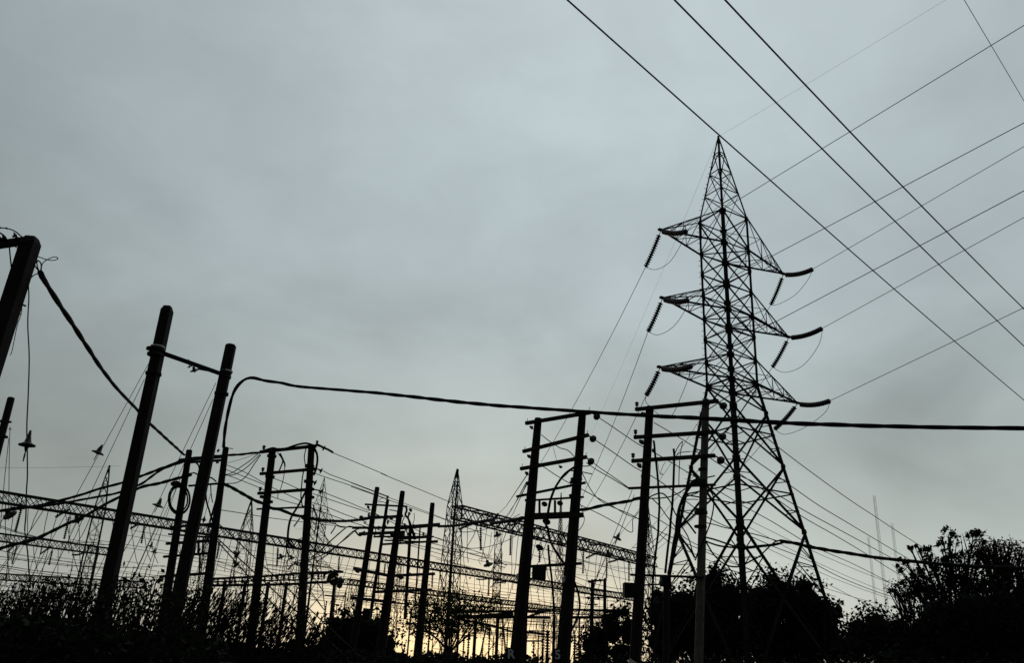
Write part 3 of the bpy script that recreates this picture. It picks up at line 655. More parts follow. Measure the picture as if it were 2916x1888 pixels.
def tail(label, px, Y0, Y1, thpx, group='slack low cables among the poles'):
    mb = MB(); mb.tube(trace(px, Y0, Y1, 8), thpx*Y0/FPX/2, 6); tag(mb.build('cable', CABLE, None, True), label, 'cable', group)
tail('upper slack cable sagging from the pale pole to the cable joint by the pylon leg', zl(zP, [(120, 600), (300, 645), (500, 712), (620, 750), (780, 762), (1000, 742), (1200, 722), (1430, 684)]), 21.3, 22.5, 5)
tail('second slack cable from the pale pole, level where it crosses the pylon leg', zl(zP, [(120, 650), (250, 705), (400, 748), (600, 770), (800, 782), (1000, 760), (1250, 730), (1400, 686)]), 21.2, 22.5, 5)
tail('deepest slack cable hanging from the pale pole in a long loop to the cable joint', zl(zP, [(150, 640), (200, 740), (280, 870), (390, 985), (500, 1050), (600, 1072), (700, 1066), (780, 1030), (900, 965), (1000, 912), (1100, 815), (1180, 740), (1260, 675), (1330, 662)]), 21.2, 22.5, 4.5)
tail('thin cable from the collared pale pole sloping to the near pylon leg', zl(zP, [(120, 372), (300, 410), (450, 455), (640, 492), (750, 520), (1000, 580), (1280, 665)]), 21.3, 22.6, 3)

# ------------------------------------------------------------------ three near wires across the top right
nearw = 'three dark wires sweeping down across the top right'
for lb, a, b in (('leftmost of three dark wires sweeping from the top edge past the pylon tip', (1617, 0), (2916, 1140)), ('middle of three dark wires sweeping from the top edge to the right edge', (1922, 0), (2916, 986)), ('rightmost of three dark wires sweeping from the top edge to the right edge', (2066, 0), (2916, 880))):
    p, q = PZ(*a, 8.2), PZ(*b, 8.2); d = q-p; mid = Vector((0, 0, .06))
    P = [p+d*t-mid*(4*t*(1-t)) for t in [-.8+.12*k for k in range(60)]]
    wire('power_line', lb, 'power line', P, .0105, RUST, nearw)
p, q = PZ(2735, -20, 9.5), PZ(2930, 310, 9.5)
wire('stay_wire', 'single pale thin wire slanting down at the top right corner', 'wire', [p-(q-p)*8, p, q, q+(q-p)*14], .0042, MAST)
# shield wire from the pylon tip
tip = TC+Zv*(HT-.05); q = PV(2690, 0, tip, A_)
wire('shield_wire', 'hair-thin wire rising from the pylon tip toward the top right corner', 'wire', [tip, tip.lerp(q, .5)-Zv*.05, q, q+(q-tip)*.6], .0055, WIRE)

# ------------------------------------------------------------------ substation gantries
def lattice_beam(mb, p, q, h, w, ch=.11, br=.05, pitch=1.0):
    d = q-p; L = d.length; a = Vector((-d.y, d.x, 0)).normalized(); n = max(2, round(L/(h*pitch)))
    o = [a*w/2+Zv*h/2, -a*w/2+Zv*h/2, -a*w/2-Zv*h/2, a*w/2-Zv*h/2]
    for k in o: mb.bar(p+k, q+k, ch)
    for i in range(n):
        s, e = p+d*(i/n), p+d*((i+1)/n)
        for k in range(4):
            x, y = (o[k], o[(k+1) % 4])
            if i % 2: x, y = y, x
            mb.bar(s+x, e+y, br)
            if k in (1, 3): mb.bar(s+y, e+x, br)
        if i % 4 == 0:
            for k in range(4): mb.bar(s+o[k], s+o[(k+1) % 4], br*1.2)
def lattice_mast(root, base, w0, w1, z1, ztip=None, ch=.12, br=.05, yaw=0.0, names=('leg', 'bracing')):
    cs = [Vector((math.cos(yaw+math.pi/4+math.pi/2*k), math.sin(yaw+math.pi/4+math.pi/2*k), 0)) for k in range(4)]
    w = lambda z: (w0+(w1-w0)*min(z/z1, 1))*.7071 if z <= z1 else w1*.7071*max((ztip-z)/(ztip-z1), .06)
    for c in cs:
        mb = MB(); pts = [base+c*w(0), base+c*w(z1)+Zv*z1]
        if ztip: pts.append(base+c*w(ztip)+Zv*ztip)
        mb.tube(pts, ch*.6, 4); mb.build(names[0], STEELD, root)
    mb = MB(); z = 0.0; i = 0; zs = [0.0]
    while zs[-1] < z1-.2: zs.append(min(zs[-1]+max(w(zs[-1])*1.9, .8), z1))
    if ztip:
        while zs[-1] < ztip-.6: zs.append(min(zs[-1]+max(w(zs[-1])*2.0, .7), ztip))
    for za, zb in zip(zs, zs[1:]):
        for k in range(4):
            p, q = base+cs[k]*w(za)+Zv*za, base+cs[(k+1) % 4]*w(za)+Zv*za
            r_, s_ = base+cs[k]*w(zb)+Zv*zb, base+cs[(k+1) % 4]*w(zb)+Zv*zb
            mb.bar(p, s_, br); mb.bar(q, r_, br)
            if i % 2 == 0: mb.bar(r_, s_, br)
        i += 1
    mb.build(names[1], STEELD, root)
def gantry(label, pa, pb, z, h, cols, sus=(), strain=(), group='lattice gantries of the substation', ch=.12, br=.05, pitch=1.0):
    """lattice beam from pixel pa to pb at height z; cols: (u on the beam, base width, top width, pixel of the tip or None)"""
    p, q = PZ(*pa, z), PZ(*pb, z)
    root = thing('substation_gantry', label, 'gantry', (p.x, p.y, 0), group)
    mb = MB(); lattice_beam(mb, p, q, h, h, ch, br, pitch); bo = mb.build('lattice_beam', STEELD, root)
    def at(u):
        v = pa[1]+(pb[1]-pa[1])*(u-pa[0])/(pb[0]-pa[0]); return PZ(u, v, z)
    for (u, w0, w1, tipx) in cols:
        c = at(u); b = Vector((c.x, c.y, 0))
        lattice_mast(root, b, w0, w1, z+h/2, PX(*tipx, c.y).z if tipx else None, yaw=.5, ch=.075, br=.04, names=('column_leg', 'column_bracing'))
    rr = random.Random(len(label))
    nd_ = int(abs(pb[0]-pa[0])/(19 if p.y < 100 else 11))
    for k in range(nd_):                 # slack droppers from the beam down to the switchgear
        u = pa[0]+(pb[0]-pa[0])*(k+rr.uniform(.1, .9))/nd_; c = at(u); hz = rr.uniform(.35, .75)*z
        e = Vector((c.x+rr.uniform(-1.6, 1.6), c.y+rr.uniform(-3, 3), hz)); c = c-Zv*h*.5
        mb = MB(); mb.tube([c.lerp(e, t)+Vector((rr.uniform(-.05, .05), 0, 0))-Vector((0, 0, .35*math.sin(t*3.1))) for t in (0, .25, .5, .75, 1)], .030*max(1, c.y/90), 4); mb.build('dropper_wire', WIRE, root)
    a_ = Vector((-(q-p).y, (q-p).x, 0)).normalized()
    for k in range(17):                  # lines strung below and beside the beam
        o_ = a_*rr.uniform(-9, 9)-Zv*rr.uniform(1.2, 6.5); e0, e1 = p+o_+(q-p)*rr.uniform(0, .3), p+o_+(q-p)*rr.uniform(.6, 1)
        mb = MB(); mb.tube([e0.lerp(e1, t)-Zv*1.6*t*(1-t) for t in (0, .17, .33, .5, .67, .83, 1)], .022*max(1, (e0.y+e1.y)/190), 4); mb.build('strung_wire', WIRE, root)
    for (x0, y0, x1, y1) in sus:
        Y = at(x0).y; mb = MB(); string_ins(mb, [PX(x0, y0, Y), PX(x1, y1, Y)], .115*max(1, Y/90), .17); mb.tube([PX(x0, y0, Y), PX(x0, y0, Y)+Zv*.5], .03, 4); mb.build('suspension_insulator', PORC, root, True)
    for pts in strain:
        Y = at(pts[0][0]).y; mb = MB(); P = spline([PX(*t, Y) for t in pts], 6); string_ins(mb, P, .13, .14); mb.tube(P, .07, 6); mb.build('strain_insulator', PORC, root, True)
    return root, at
g1, at1 = gantry('long lattice gantry crossing behind most of the poles, the longest one', (-70, 1405), (1830, 1708), 12.2, .85,
       [(282, 1.2, .9, (343, 1327)), (604, 1.1, .8, (618, 1385)), (700, 2.3, 1.1, (735, 1425)), (840, 2.4, 1.2, None), (1130, 1.2, .8, None), (1592, 1.8, 1.0, (1604, 1404))],
       sus=[(60, 1452, 43, 1515), (197, 1473, 182, 1538), (411, 1500, 402, 1550), (626, 1543, 617, 1592), (792, 1562, 789, 1612), (966, 1588, 963, 1632), (1097, 1606, 1094, 1634), (1232, 1630, 1230, 1676), (1392, 1650, 1391, 1700)],
       strain=[[(200, 1450), (180, 1460), (158, 1474)], [(400, 1491), (385, 1498), (371, 1507)], [(1770, 1706), (1752, 1718)], [(1400, 1646), (1376, 1651), (1356, 1650)], [(1460, 1655), (1430, 1658), (1411, 1662)]])
g2, at2 = gantry('shorter lattice gantry low at the far left, under the long one', (-70, 1522), (330, 1575), 12.2, .85,
       [(265, 1.6, 1.2, None), (322, 1.5, 1.2, None)],
       sus=[(48, 1556, 34, 1608), (149, 1569, 139, 1612)], strain=[[(147, 1557), (130, 1568), (114, 1579)], [(243, 1572), (225, 1580), (205, 1581)], [(42, 1551), (30, 1565), (21, 1572)]])
g3, at3 = gantry('lattice gantry running right from the slim pointed lattice mast', (1300, 1459), (1860, 1602), 12.5, 1.0,
       [(1294, 1.6, .9, (1306, 1336)), (1848, 1.4, .9, (1842, 1440))],
       sus=[(1369, 1503, 1369, 1568), (1455, 1525, 1453, 1583), (1661, 1573, 1660, 1636), (1728, 1590, 1727, 1648), (1791, 1602, 1791, 1657), (1537, 1570, 1536, 1602)],
       strain=[[(1345, 1493), (1325, 1500), (1306, 1508)], [(1403, 1480), (1411, 1472), (1420, 1463)], [(1712, 1573), (1690, 1580), (1668, 1591)], [(1775, 1586), (1755, 1596), (1732, 1602)], [(1676, 1551), (1694, 1553), (1712, 1548)], [(1470, 1492), (1455, 1496), (1446, 1494)]], br=.055)
g4, at4 = gantry('distant low lattice gantry behind the three-pole cluster and the leafy tree', (985, 1657), (1600, 1738), 12.2, .85, [(1010, 1.6, 1.2, None), (1290, 1.8, 1.3, None), (1590, 1.6, 1.2, None)], ch=.15, br=.07)
g5, at5 = gantry('farthest lattice gantry, low over the yard behind the small twin-pole frame', (1280, 1731), (1830, 1752), 12.2, .85, [(1300, 1.6, 1.2, None), (1540, 1.8, 1.3, None), (1700, 1.6, 1.2, None)], ch=.17, br=.08)
g6, at6 = gantry('distant lattice gantry at the far left just above the weeds', (-60, 1640), (420, 1668), 9.0, .8, [(60, 1.6, 1.2, None), (330, 1.6, 1.2, None)], ch=.14, br=.06)

c_ = at3(1294); mb = MB(); t_ = PX(1306, 1338, c_.y)
mb.tube([Vector((c_.x+.1, c_.y-.7, 0)), Vector((c_.x+.05, c_.y-.45, 12)), Vector((t_.x, c_.y-.1, t_.z))], [.16, .10, .03], 8); mb.build('centre_pipe', STEELD, g3)
# thick near leg and pipe of the slim mast, distant pylons behind
def far_pylon(label, u, Y, sc=1.0, rz=0.0):
    r = pylon.copy(); C.objects.link(r); p = PX(u, 1800, Y); r.location = (p.x, p.y, 0); r.scale = (sc,)*3; r.rotation_euler = (0, 0, rz); r['label'] = label
    for ch in pylon.children:
        c = ch.copy(); C.objects.link(c); c.parent = r
        for gch in ch.children:
            e = gch.copy(); C.objects.link(e); e.parent = c
    return r
far_pylon('distant lattice pylon behind the looped-cable frame, left of centre', 868, 172, 1.0, .5)
far_pylon('distant pale lattice pylon behind the gantry just left of the pale-noticed frame', 1408, 210, .9, 1.1)
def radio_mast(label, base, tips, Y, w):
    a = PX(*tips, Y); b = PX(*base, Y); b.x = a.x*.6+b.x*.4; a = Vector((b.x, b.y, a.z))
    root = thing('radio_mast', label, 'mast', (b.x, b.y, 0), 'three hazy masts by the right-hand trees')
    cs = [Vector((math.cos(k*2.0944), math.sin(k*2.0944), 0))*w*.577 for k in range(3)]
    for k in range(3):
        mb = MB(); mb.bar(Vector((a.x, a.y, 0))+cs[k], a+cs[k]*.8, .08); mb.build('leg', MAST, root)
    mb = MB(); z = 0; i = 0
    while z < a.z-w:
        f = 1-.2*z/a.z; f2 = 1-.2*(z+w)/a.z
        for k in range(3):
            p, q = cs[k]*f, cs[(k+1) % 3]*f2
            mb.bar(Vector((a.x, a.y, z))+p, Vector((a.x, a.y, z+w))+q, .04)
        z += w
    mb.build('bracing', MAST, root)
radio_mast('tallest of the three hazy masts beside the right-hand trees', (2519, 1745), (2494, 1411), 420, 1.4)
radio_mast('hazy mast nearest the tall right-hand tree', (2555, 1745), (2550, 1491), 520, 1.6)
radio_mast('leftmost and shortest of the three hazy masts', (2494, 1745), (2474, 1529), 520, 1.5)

# ------------------------------------------------------------------ stay wires with strain insulators
def down(px0, px1, Y):               # the straight stay through two pixels at depth Y, down to the ground
    a, b = PX(*px0, Y), PX(*px1, Y); d = b-a
    return a, a+d*((0-a.z)/d.z)
def stay(label, px0, px1, Y, disc=None, rpx=0, r=.006, group='stay wires of the poles', ext=True):
    a, e = down(px0, px1, Y)
    if not ext: e = PX(*px1, Y)
    root = thing('stay_wire', label, 'stay wire', (e.x, e.y, 0), group)
    mb = MB(); mb.tube([a, e], r*Y/16, 5); mb.build('wire', WIRE, root)
    if disc:
        p = PX(*disc, Y); mb = MB(); ax = (e-a).normalized(); k = rpx*Y/FPX
        mb.lathe(p, ax, [(-1.5*k, .10*k), (-1.1*k, .2*k), (-.9*k, .30*k), (-.35*k, .42*k), (-.25*k, .7*k), (-.08*k, 1.0*k), (.06*k, .98*k), (.12*k, .3*k), (.2*k, .07*k), (1.2*k, .06*k)], 14)
        mb.build('strain_insulator', PORC, root, True)
stay('stay wire with a saucer insulator, left of the taller of the two tallest poles', (424, 1034), (223, 1400), 16.4, (278, 1291), 18)
stay('plain stay wire just right of the one with the big saucer, off the tallest pole', (411, 1080), (260, 1400), 16.4)
stay('stay wire with a saucer insulator, between the two tallest poles', (615, 1090), (432, 1468), 17.7, (449, 1442), 16)
stay('plain stay wire between the two tallest poles, near the second pole', (606, 1138), (520, 1330), 17.7)
P = zl(z3, [(155, 395), (158, 480), (152, 620), (160, 800), (155, 1000), (147, 1180), (149, 1300), (150, 1450), (145, 1541)])+zl(z4, [(165, 600), (158, 700), (175, 830), (185, 960), (195, 1060)])
root = thing('hanging_wire', 'loose wavy wire hanging from the leaning far left pole with a saucer insulator', 'wire', PX(77, 1400, 13.6))
mb = MB(); mb.tube(trace(P, 13.6), .011, 5); mb.build('wire', WIRE, root)
mb = MB(); k = 23*13.6/FPX; mb.lathe(PX(77, 1268, 13.6), Vector((.02, 0, -1)), [(-1.9*k, .12*k), (-1.4*k, .2*k), (-1.2*k, .22*k), (-.4*k, .42*k), (-.2*k, .65*k), (-.05*k, 1.0*k), (.1*k, .98*k), (.16*k, .3*k), (.9*k, .07*k), (1.4*k, .11*k), (2.1*k, .06*k)], 14); mb.build('strain_insulator', PORC, root, True)
stay('stay wire with a small saucer, left of the coiled-cable poles', zC(470, 360), zC(110, 1190), 30.3, zC(112, 1185), 9, .005)
stay('stay wire with a small saucer set slightly lower, left of the coiled-cable poles', zC(440, 420), zC(147, 1240), 30.3, zC(147, 1250), 9, .005)
stay('stay wire with a dark cup insulator between the second tallest pole and its neighbour', zC(770, 600), zC(690, 900), 29.9, zC(694, 892), 8, .005)
for lb, a, b, dd in (('upper dark stay with a saucer leaning right below the coiled-cable poles', zC(850, 1100), zC(1250, 1470), zC(1065, 1272)), ('lower dark stay with a saucer leaning right below the coiled-cable poles', zC(830, 1110), zC(1130, 1450), zC(1055, 1385))):
    stay(lb, a, b, 29.8, dd, 11, .012)
stay('outer dark stay without saucer leaning right below the coiled-cable poles', zC(855, 930), zC(1280, 1330), 29.8, None, 0, .011)
stay('stay wire with a saucer, left pole of the frame before the pylon', zF(1541, 950), zF(1345, 1440), 22.4, zF(1376, 1482), 13, .006)
stay('stay wire close beside the saucered one, left of the frame before the pylon', (1806, 1410), zF(1400, 1430), 22.3, None, 0, .006)
for i, (lb, a, b) in enumerate((('uppermost', zF(392, 775), zF(85, 1200)), ('middle', zF(372, 880), zF(140, 1270)), ('lowest', zF(375, 900), zF(190, 1270)))):
    p, q = PX(*a, 23.9), PX(*b, 70)
    wire('power_line', '%s of three thin wires from the pale-noticed frame down to the gantry' % lb, 'power line', [p, p.lerp(q, .5)-Zv*.15, q], .016, group='wires between the pole frames and the gantries')
# discs and jumpers hung under the gantries
def hanger(label, px, dpx, rpx, Y, ax=(.3, .4, -.85), r=.02):
    root = thing('hanging_insulator', label, 'insulator', PX(*dpx, Y), 'saucer insulators hung under the gantries')
    P = trace(px, Y); mb = MB(); mb.tube(P, r, 5); mb.build('jumper_cable', CABLE, root)
    mb = MB(); disc_ins(mb, PX(*dpx, Y), Vector(ax), rpx*Y/FPX); mb.build('disc_insulator', PORC, root, True)
hanger('saucer insulator on a drooping jumper under the pointed mast gantry, left of the pale-noticed frame', zl(zE, [(1541, 640), (1500, 900), (1410, 930), (1400, 960), (1425, 1000)]), zE(1500, 985), 14, 66)
hanger('saucer insulator at the gantry end, touching the left pole of the pale-noticed frame', zl(zF2, [(150, 60), (100, 110), (70, 150), (20, 250), (-40, 400)]), zF2(62, 132), 12, 68)
hanger('saucer insulator low under the gantry just left of the frame before the pylon', zl(zF2, [(1380, 180), (1320, 260), (1280, 340), (1200, 500), (1130, 620)]), zF2(1280, 342), 14, 84)
hanger('saucer insulator under the long gantry, right of the looped-cable frame', zl(zDd, [(340, 1270), (385, 1290), (480, 1300), (560, 1335), (640, 1330)]), zDd(385, 1292), 11, 100)
hanger('dark saucer insulator with drooping cable, between the two poles of the looped-cable frame', zl(zDd, [(230, 1380), (400, 1400), (500, 1390), (640, 1345), (860, 1265), (1080, 1110), (1210, 1000)]), zDd(500, 1304), 10, 60, r=.035)
tail('left of two cables slanting down from the three-pole cluster toward the looped-cable frame', zl(zDd, [(1180, 968), (1110, 970), (1000, 1060), (900, 1150), (800, 1245), (720, 1300)]), 36.5, 32, 3.5)
tail('right of two cables slanting down from the three-pole cluster toward the looped-cable frame', zl(zDd, [(1250, 985), (1170, 1020), (1050, 1130), (930, 1240), (860, 1300), (770, 1350)]), 36.8, 32, 3)
hanger('saucer insulator on a slanting cable at the left gantry, above the weeds', zl(zL, [(760, 870), (850, 885), (815, 950), (770, 1040)]), zL(848, 886), 17, 76)
hanger('largest saucer insulator, at the left edge under the long gantry', zl(zL, [(240, 740), (170, 780), (100, 820), (0, 855), (-60, 870)]), zL(100, 822), 19, 71, ax=(.2, .6, -.5))

# ------------------------------------------------------------------ conductors
feed = 'thin feeder wires falling away to the right'
def feeder(label, px, Y0, Y1, r=.013, group=feed, m=None):
    P = trace(px, Y0, Y1, 8); mb = MB(); k = len(P)-1
    mb.tube(P, [r+(r*Y1/Y0*.62-r)*i/k if Y1 > Y0 else r for i in range(k+1)], 5); return tag(mb.build('power_line', m or WIRE), label, 'power line', group)
feeder('wire from the top saucer of the frame before the pylon to the tall right tree', [zG(1078, 150)]+[(2150, 1222), (2250, 1300)]+zl(z8, [(400, 200), (590, 335), (750, 440), (930, 560), (1090, 660), (1150, 700)]), 21.3, 44)
feeder('wire from the middle saucer of the frame before the pylon down to the right tree', [zG(1075, 480), (2130, 1297), (2200, 1346)]+zl(z8, [(150, 230), (350, 370), (550, 490), (800, 640), (1020, 770), (1070, 800)]), 21.3, 46)
feeder('wire from the lowest saucer of the frame before the pylon falling to the right tree', [zG(1060, 745), (2130, 1366), (2200, 1414)]+zl(z8, [(230, 455), (470, 592), (700, 730), (890, 850), (960, 890)]), 21.3, 48)
feeder('wire from the top saucer of the pale-noticed frame, passing behind the pylon', [zF(1180, 155), zF(1300, 235), zF(1541, 400), zG(200, 590), zG(430, 715), (2040, 1395), (2120, 1443), (2200, 1487), (2315, 1556), (2432, 1608), (2532, 1659)], 23, 56)
feeder('wire from the middle saucer of the pale-noticed frame, passing behind the pylon', [zF(1140, 400), zF(1300, 510), zF(1541, 680), zG(170, 850), zG(400, 980), (2020, 1476), (2120, 1520), (2200, 1556)]+zl(z8, [(250, 770), (500, 900), (800, 1020), (1040, 1090)]), 23, 60)
feeder('wire from the lowest saucer of the pale-noticed frame to the stub arm of its neighbour', [zF(1125, 655), zF(1180, 700), zF(1350, 815), zF(1505, 925)], 23, 22.2)
feeder('wire close under the lowest saucer wire of the pale-noticed frame', [zF(1040, 650), zF(1150, 725), zF(1300, 810), zF(1500, 930)], 23, 22.3)
feeder('wire from the left pole of the frame before the pylon, toward the trees', [zG(320, 325), zG(600, 490), zG(830, 640), zG(1050, 790), zG(1250, 900), zG(1541, 1040), (2300, 1460), (2410, 1520), (2560, 1602), (2640, 1650)], 22.2, 70, .012)
feeder('wire crossing from the pale-noticed frame toward the pylon base, lower', [zF(545, 340), zF(620, 400), zF(740, 480), zF(900, 575), (1700, 1418), zF(1541, 1225), (1880, 1515), (2000, 1568), (2100, 1610), (2240, 1660), (2380, 1700)], 23.9, 70, .012)
feeder('lowest wire from the pale-noticed frame slanting to the pylon base', [zF(500, 640), zF(580, 700), zF(730, 800), zF(870, 880), zF(980, 935), zF(1250, 1080), zF(1541, 1240), zG(200, 1300), zG(520, 1480), (2000, 1560), (2200, 1650)], 23.9, 66, .012)
feeder('wire from the foot of the pale-noticed frame arms to the gantry end column', [zF(970, 1110), zF(1200, 1220), zF(1400, 1330), zF(1541, 1410), zG(100, 1370), zG(300, 1460), (1900, 1540), (1990, 1584), (2120, 1640)], 23.9, 64, .012)
feeder('upper strung wire from the looped-cable frame, passing over the slim mast', [zDd(905, 125), zDd(960, 155), zDd(1200, 255), zDd(1541, 400), zE(340, 0), zE(700, 150), zE(1080, 308), zE(1150, 335), (1400, 1482), (1530, 1540)], 28.7, 66)
feeder('middle strung wire from the looped-cable frame to behind the three-pole cluster', [zDd(850, 350), zDd(910, 385), zDd(1080, 450), zDd(1541, 625), zE(0, 97), zE(250, 195), zE(520, 300), zE(850, 425), zE(1100, 525), zE(1300, 600), zE(1541, 690)], 28.7, 70)
feeder('wire just under the middle strung wire of the looped-cable frame', [zDd(740, 372), zDd(900, 430), zDd(1200, 530), zDd(1541, 660), zE(0, 140), zE(230, 220), zE(520, 325), zE(1050, 510), zE(1400, 640)], 28.7, 70)
feeder('lower strung wire from the looped-cable frame', [zDd(850, 585), zDd(910, 610), zDd(1100, 685), zDd(1340, 785), zE(200, 390), zE(330, 470), zE(700, 650), zE(900, 690), zE(1200, 790), zE(1541, 920)], 28.7, 75)
feeder('fifth strung wire from the looped-cable frame', [zDd(735, 600), zDd(900, 660), zDd(1200, 760), zDd(1380, 820), zE(600, 560), zE(820, 660), zE(1200, 800), zE(1541, 900)], 28.7, 75)
feeder('sixth strung wire from the looped-cable frame toward the cluster platform', [zDd(730, 700), zDd(900, 755), zDd(1100, 835), zDd(1320, 915), zE(150, 545), zE(400, 650), zE(800, 800), zE(1400, 880)], 28.7, 80)
feeder('lowest strung wire from the looped-cable frame toward the cluster platform', [zDd(730, 770), zDd(900, 825), zDd(1080, 890), zDd(1300, 960), zE(250, 640), zE(700, 800), zE(1200, 940)], 28.7, 80)
for i, (lb, a) in enumerate((('upper', [zC(940, 285), zC(1150, 370), zC(1375, 488), zDd(300, 435), zDd(600, 560)]), ('middle', [zC(930, 335), zC(1150, 420), zC(1375, 510), zDd(300, 540), zDd(620, 690)]), ('lower', [zC(920, 385), zC(1100, 455), zC(1340, 555), zDd(300, 640), zDd(640, 740)]))):
    feeder('%s of three straight wires between the coiled-cable poles and the looped-cable frame' % lb, a, 29.8, 29)
for lb, a in (('upper', [zC(920, 395), zC(1000, 375), zC(1100, 310), zC(1200, 240), zC(1290, 165)]), ('middle', [zC(920, 400), zC(1020, 395), zC(1130, 340), zC(1230, 255), zC(1310, 170)]), ('lower', [zC(950, 490), zC(1060, 480), zC(1160, 410), zC(1240, 290), zC(1320, 175)])):
    feeder('%s of three slack leads hanging between the coiled-cable poles and the looped-cable frame' % lb, a, 29.8, 29.6, .017, 'slack leads at the looped-cable frame')
feeder('faint wire angling up from the coiled-cable pole to the looped-cable frame top', [zC(950, 265), zC(1100, 225), zC(1290, 160)], 29.8, 29.6, .008)
feeder('nearly level thin wire behind the looped-cable frame', [zC(870, 780), zC(1100, 815), zC(1340, 855), zDd(290, 872), zDd(640, 915), zDd(1100, 968), zDd(1300, 985)], 60, 80, .03)
# downleads from the pylon to the gantry
dl = 'conductors of the tall pylon'
for k, px in (((1, 1), (1427, 1470)), ((2, 1), (1596, 1492)), ((3, 1), (1600, 1500))):
    tp, pf, pn = ends[k]; q = at3(px[0]); n = 12
    P = [pf.lerp(q, i/n)-Zv*(.9*4*(i/n)*(1-i/n)) for i in range(n+1)]
    wire('power_line', 'conductor from the %s left arm of the tall pylon down to the gantry' % lvl[k[0]], 'power line', P, .018, group=dl)
for k, px in (((1, -1), (1730, 1)), ((2, -1), (1780, 1)), ((3, -1), (1830, 1))):
    tp, pf, pn = ends[k]; q = at3(px[0]); n = 12
    P = [pf.lerp(q, i/n)-Zv*(.7*4*(i/n)*(1-i/n)) for i in range(n+1)]
    wire('power_line', 'conductor from the %s right arm of the tall pylon down to the gantry' % lvl[k[0]], 'power line', P, .018, group=dl)
q = PX(1604, 1406, at1(1592).y)
tipq = TC+Zv*(HT-.05)
wire('shield_wire', 'hair-thin wire from the pylon tip down left to a distant gantry mast', 'wire', [tipq.lerp(q, i/10)-Zv*(.8*4*(i/10)*(1-i/10)) for i in range(11)], .0065, WIRE)
q1 = PX(343, 1328, at1(285).y); q0 = PX(-60, 1333, 66)
wire('shield_wire', 'hair-thin level wire from the left edge to the mast behind the tallest pole', 'wire', [q0, q0.lerp(q1, .5)-Zv*.05, q1], .010, WIRE)
# strung busbars between the gantries: level lines in the yard
bus = 'busbar wires strung across the yard'
rows = [('left weeds, highest', (-20, 1582), (470, 1612), 70, 82), ('left weeds, second', (-20, 1606), (480, 1640), 70, 84), ('left weeds, third', (-20, 1612), (490, 1650), 72, 86), ('left weeds, fourth', (-20, 1490), (290, 1545), 66, 76), ('left weeds, fifth', (-20, 1496), (330, 1552), 68, 78),
        ('looped-cable frame, highest', (600, 1594), (1020, 1668), 70, 82), ('looped-cable frame, second', (620, 1612), (1010, 1690), 72, 90), ('looped-cable frame, third', (600, 1700), (1100, 1752), 76, 90),
        ('slim mast, highest', (1230, 1560), (1500, 1610), 90, 110), ('slim mast, second', (1220, 1580), (1520, 1640), 92, 112), ('slim mast, third', (1100, 1700), (1470, 1755), 92, 112), ('slim mast, fourth', (1120, 1730), (1470, 1790), 92, 112), ('slim mast, fifth', (1310, 1670), (1480, 1690), 96, 112),
        ('small twin-pole frame, highest', (1600, 1625), (1820, 1680), 76, 90), ('small twin-pole frame, second', (1640, 1660), (1800, 1682), 78, 90), ('small twin-pole frame, third', (1600, 1700), (1800, 1725), 78, 90),
        ('slim mast, sixth', (1290, 1515), (1480, 1465), 66, 72), ('slim mast, seventh', (1310, 1560), (1480, 1520), 68, 76), ('right mast, highest', (1800, 1560), (1900, 1500), 70, 64), ('right mast, second', (1790, 1580), (1900, 1520), 70, 64),
        ('pylon base, highest', (2130, 1480), (2620, 1690), 90, 110), ('pylon base, second', (2130, 1500), (2560, 1700), 90, 120), ('pylon base, third', (2180, 1560), (2600, 1725), 92, 120), ('pylon base, fourth', (2120, 1590), (2600, 1745), 92, 120), ('pylon base, fifth', (2350, 1660), (2620, 1770), 95, 120)]
for nm, a, b, Y0, Y1 in rows:
    p, q = PX(*a, Y0), PX(*b, Y1); P = [p.lerp(q, t)-Zv*(.5*4*t*(1-t)) for t in (0, .2, .4, .6, .8, 1)]
    wr, od = nm.rsplit(', ', 1)
    wire('busbar_wire', '%s of the thin strung lines behind the %s' % (od, wr), 'wire', P, .028, WIRE, bus)

# ------------------------------------------------------------------ switch rack behind the scrub and yard posts
rk = thing('switch_rack', 'long horizontal rack of switch bars behind the looped-cable frame', 'switch rack', PX(800, 1860, 50)+Zv*0)
rk.location.z = 0
def rkP(x, y): return PX(*z5(x, y), 50)
for a, b, t in (((380, 395), (1000, 365), .12), ((1000, 365), (1500, 325), .12), ((1500, 325), (1895, 315), .13), ((380, 470), (1000, 462), .14), ((1000, 462), (1480, 448), .14), ((1480, 440), (1760, 428), .14), ((400, 430), (1400, 405), .07), ((1510, 345), (1890, 318), .06)):
    mb = MB(); mb.plank(rkP(*a), rkP(*b), .1, t); mb.build('rack_bar', STEELD, rk)
for i in range(22):
    x = 420+i*66+rng.uniform(-14, 14); y0 = 395-(x-400)*.052
    mb = MB(); p = rkP(x, y0+70); string_ins(mb, [p, p+(rkP(x+rng.uniform(-8, 8), y0+5)-p)], .09, .12); mb.build('post_insulator', PORC, rk, True)
for x, y, r in ((1760, 370, 9), (1800, 350, 8), (1830, 400, 10), (1790, 440, 9), (1860, 455, 9), (1740, 400, 7), (1880, 425, 7)):
    mb = MB(); disc_ins(mb, rkP(x, y), Vector((rng.uniform(-.6, .6), .4, rng.uniform(-1, 1))), r*1.25*50/FPX); mb.build('disc_insulator', PORC, rk, True)
for x in (560, 790, 1050, 1255, 1800):
    p = rkP(x, 430); mb = MB(); mb.bar(Vector((p.x, p.y, 0)), p, .16); mb.build('support_leg', STEELD, rk)

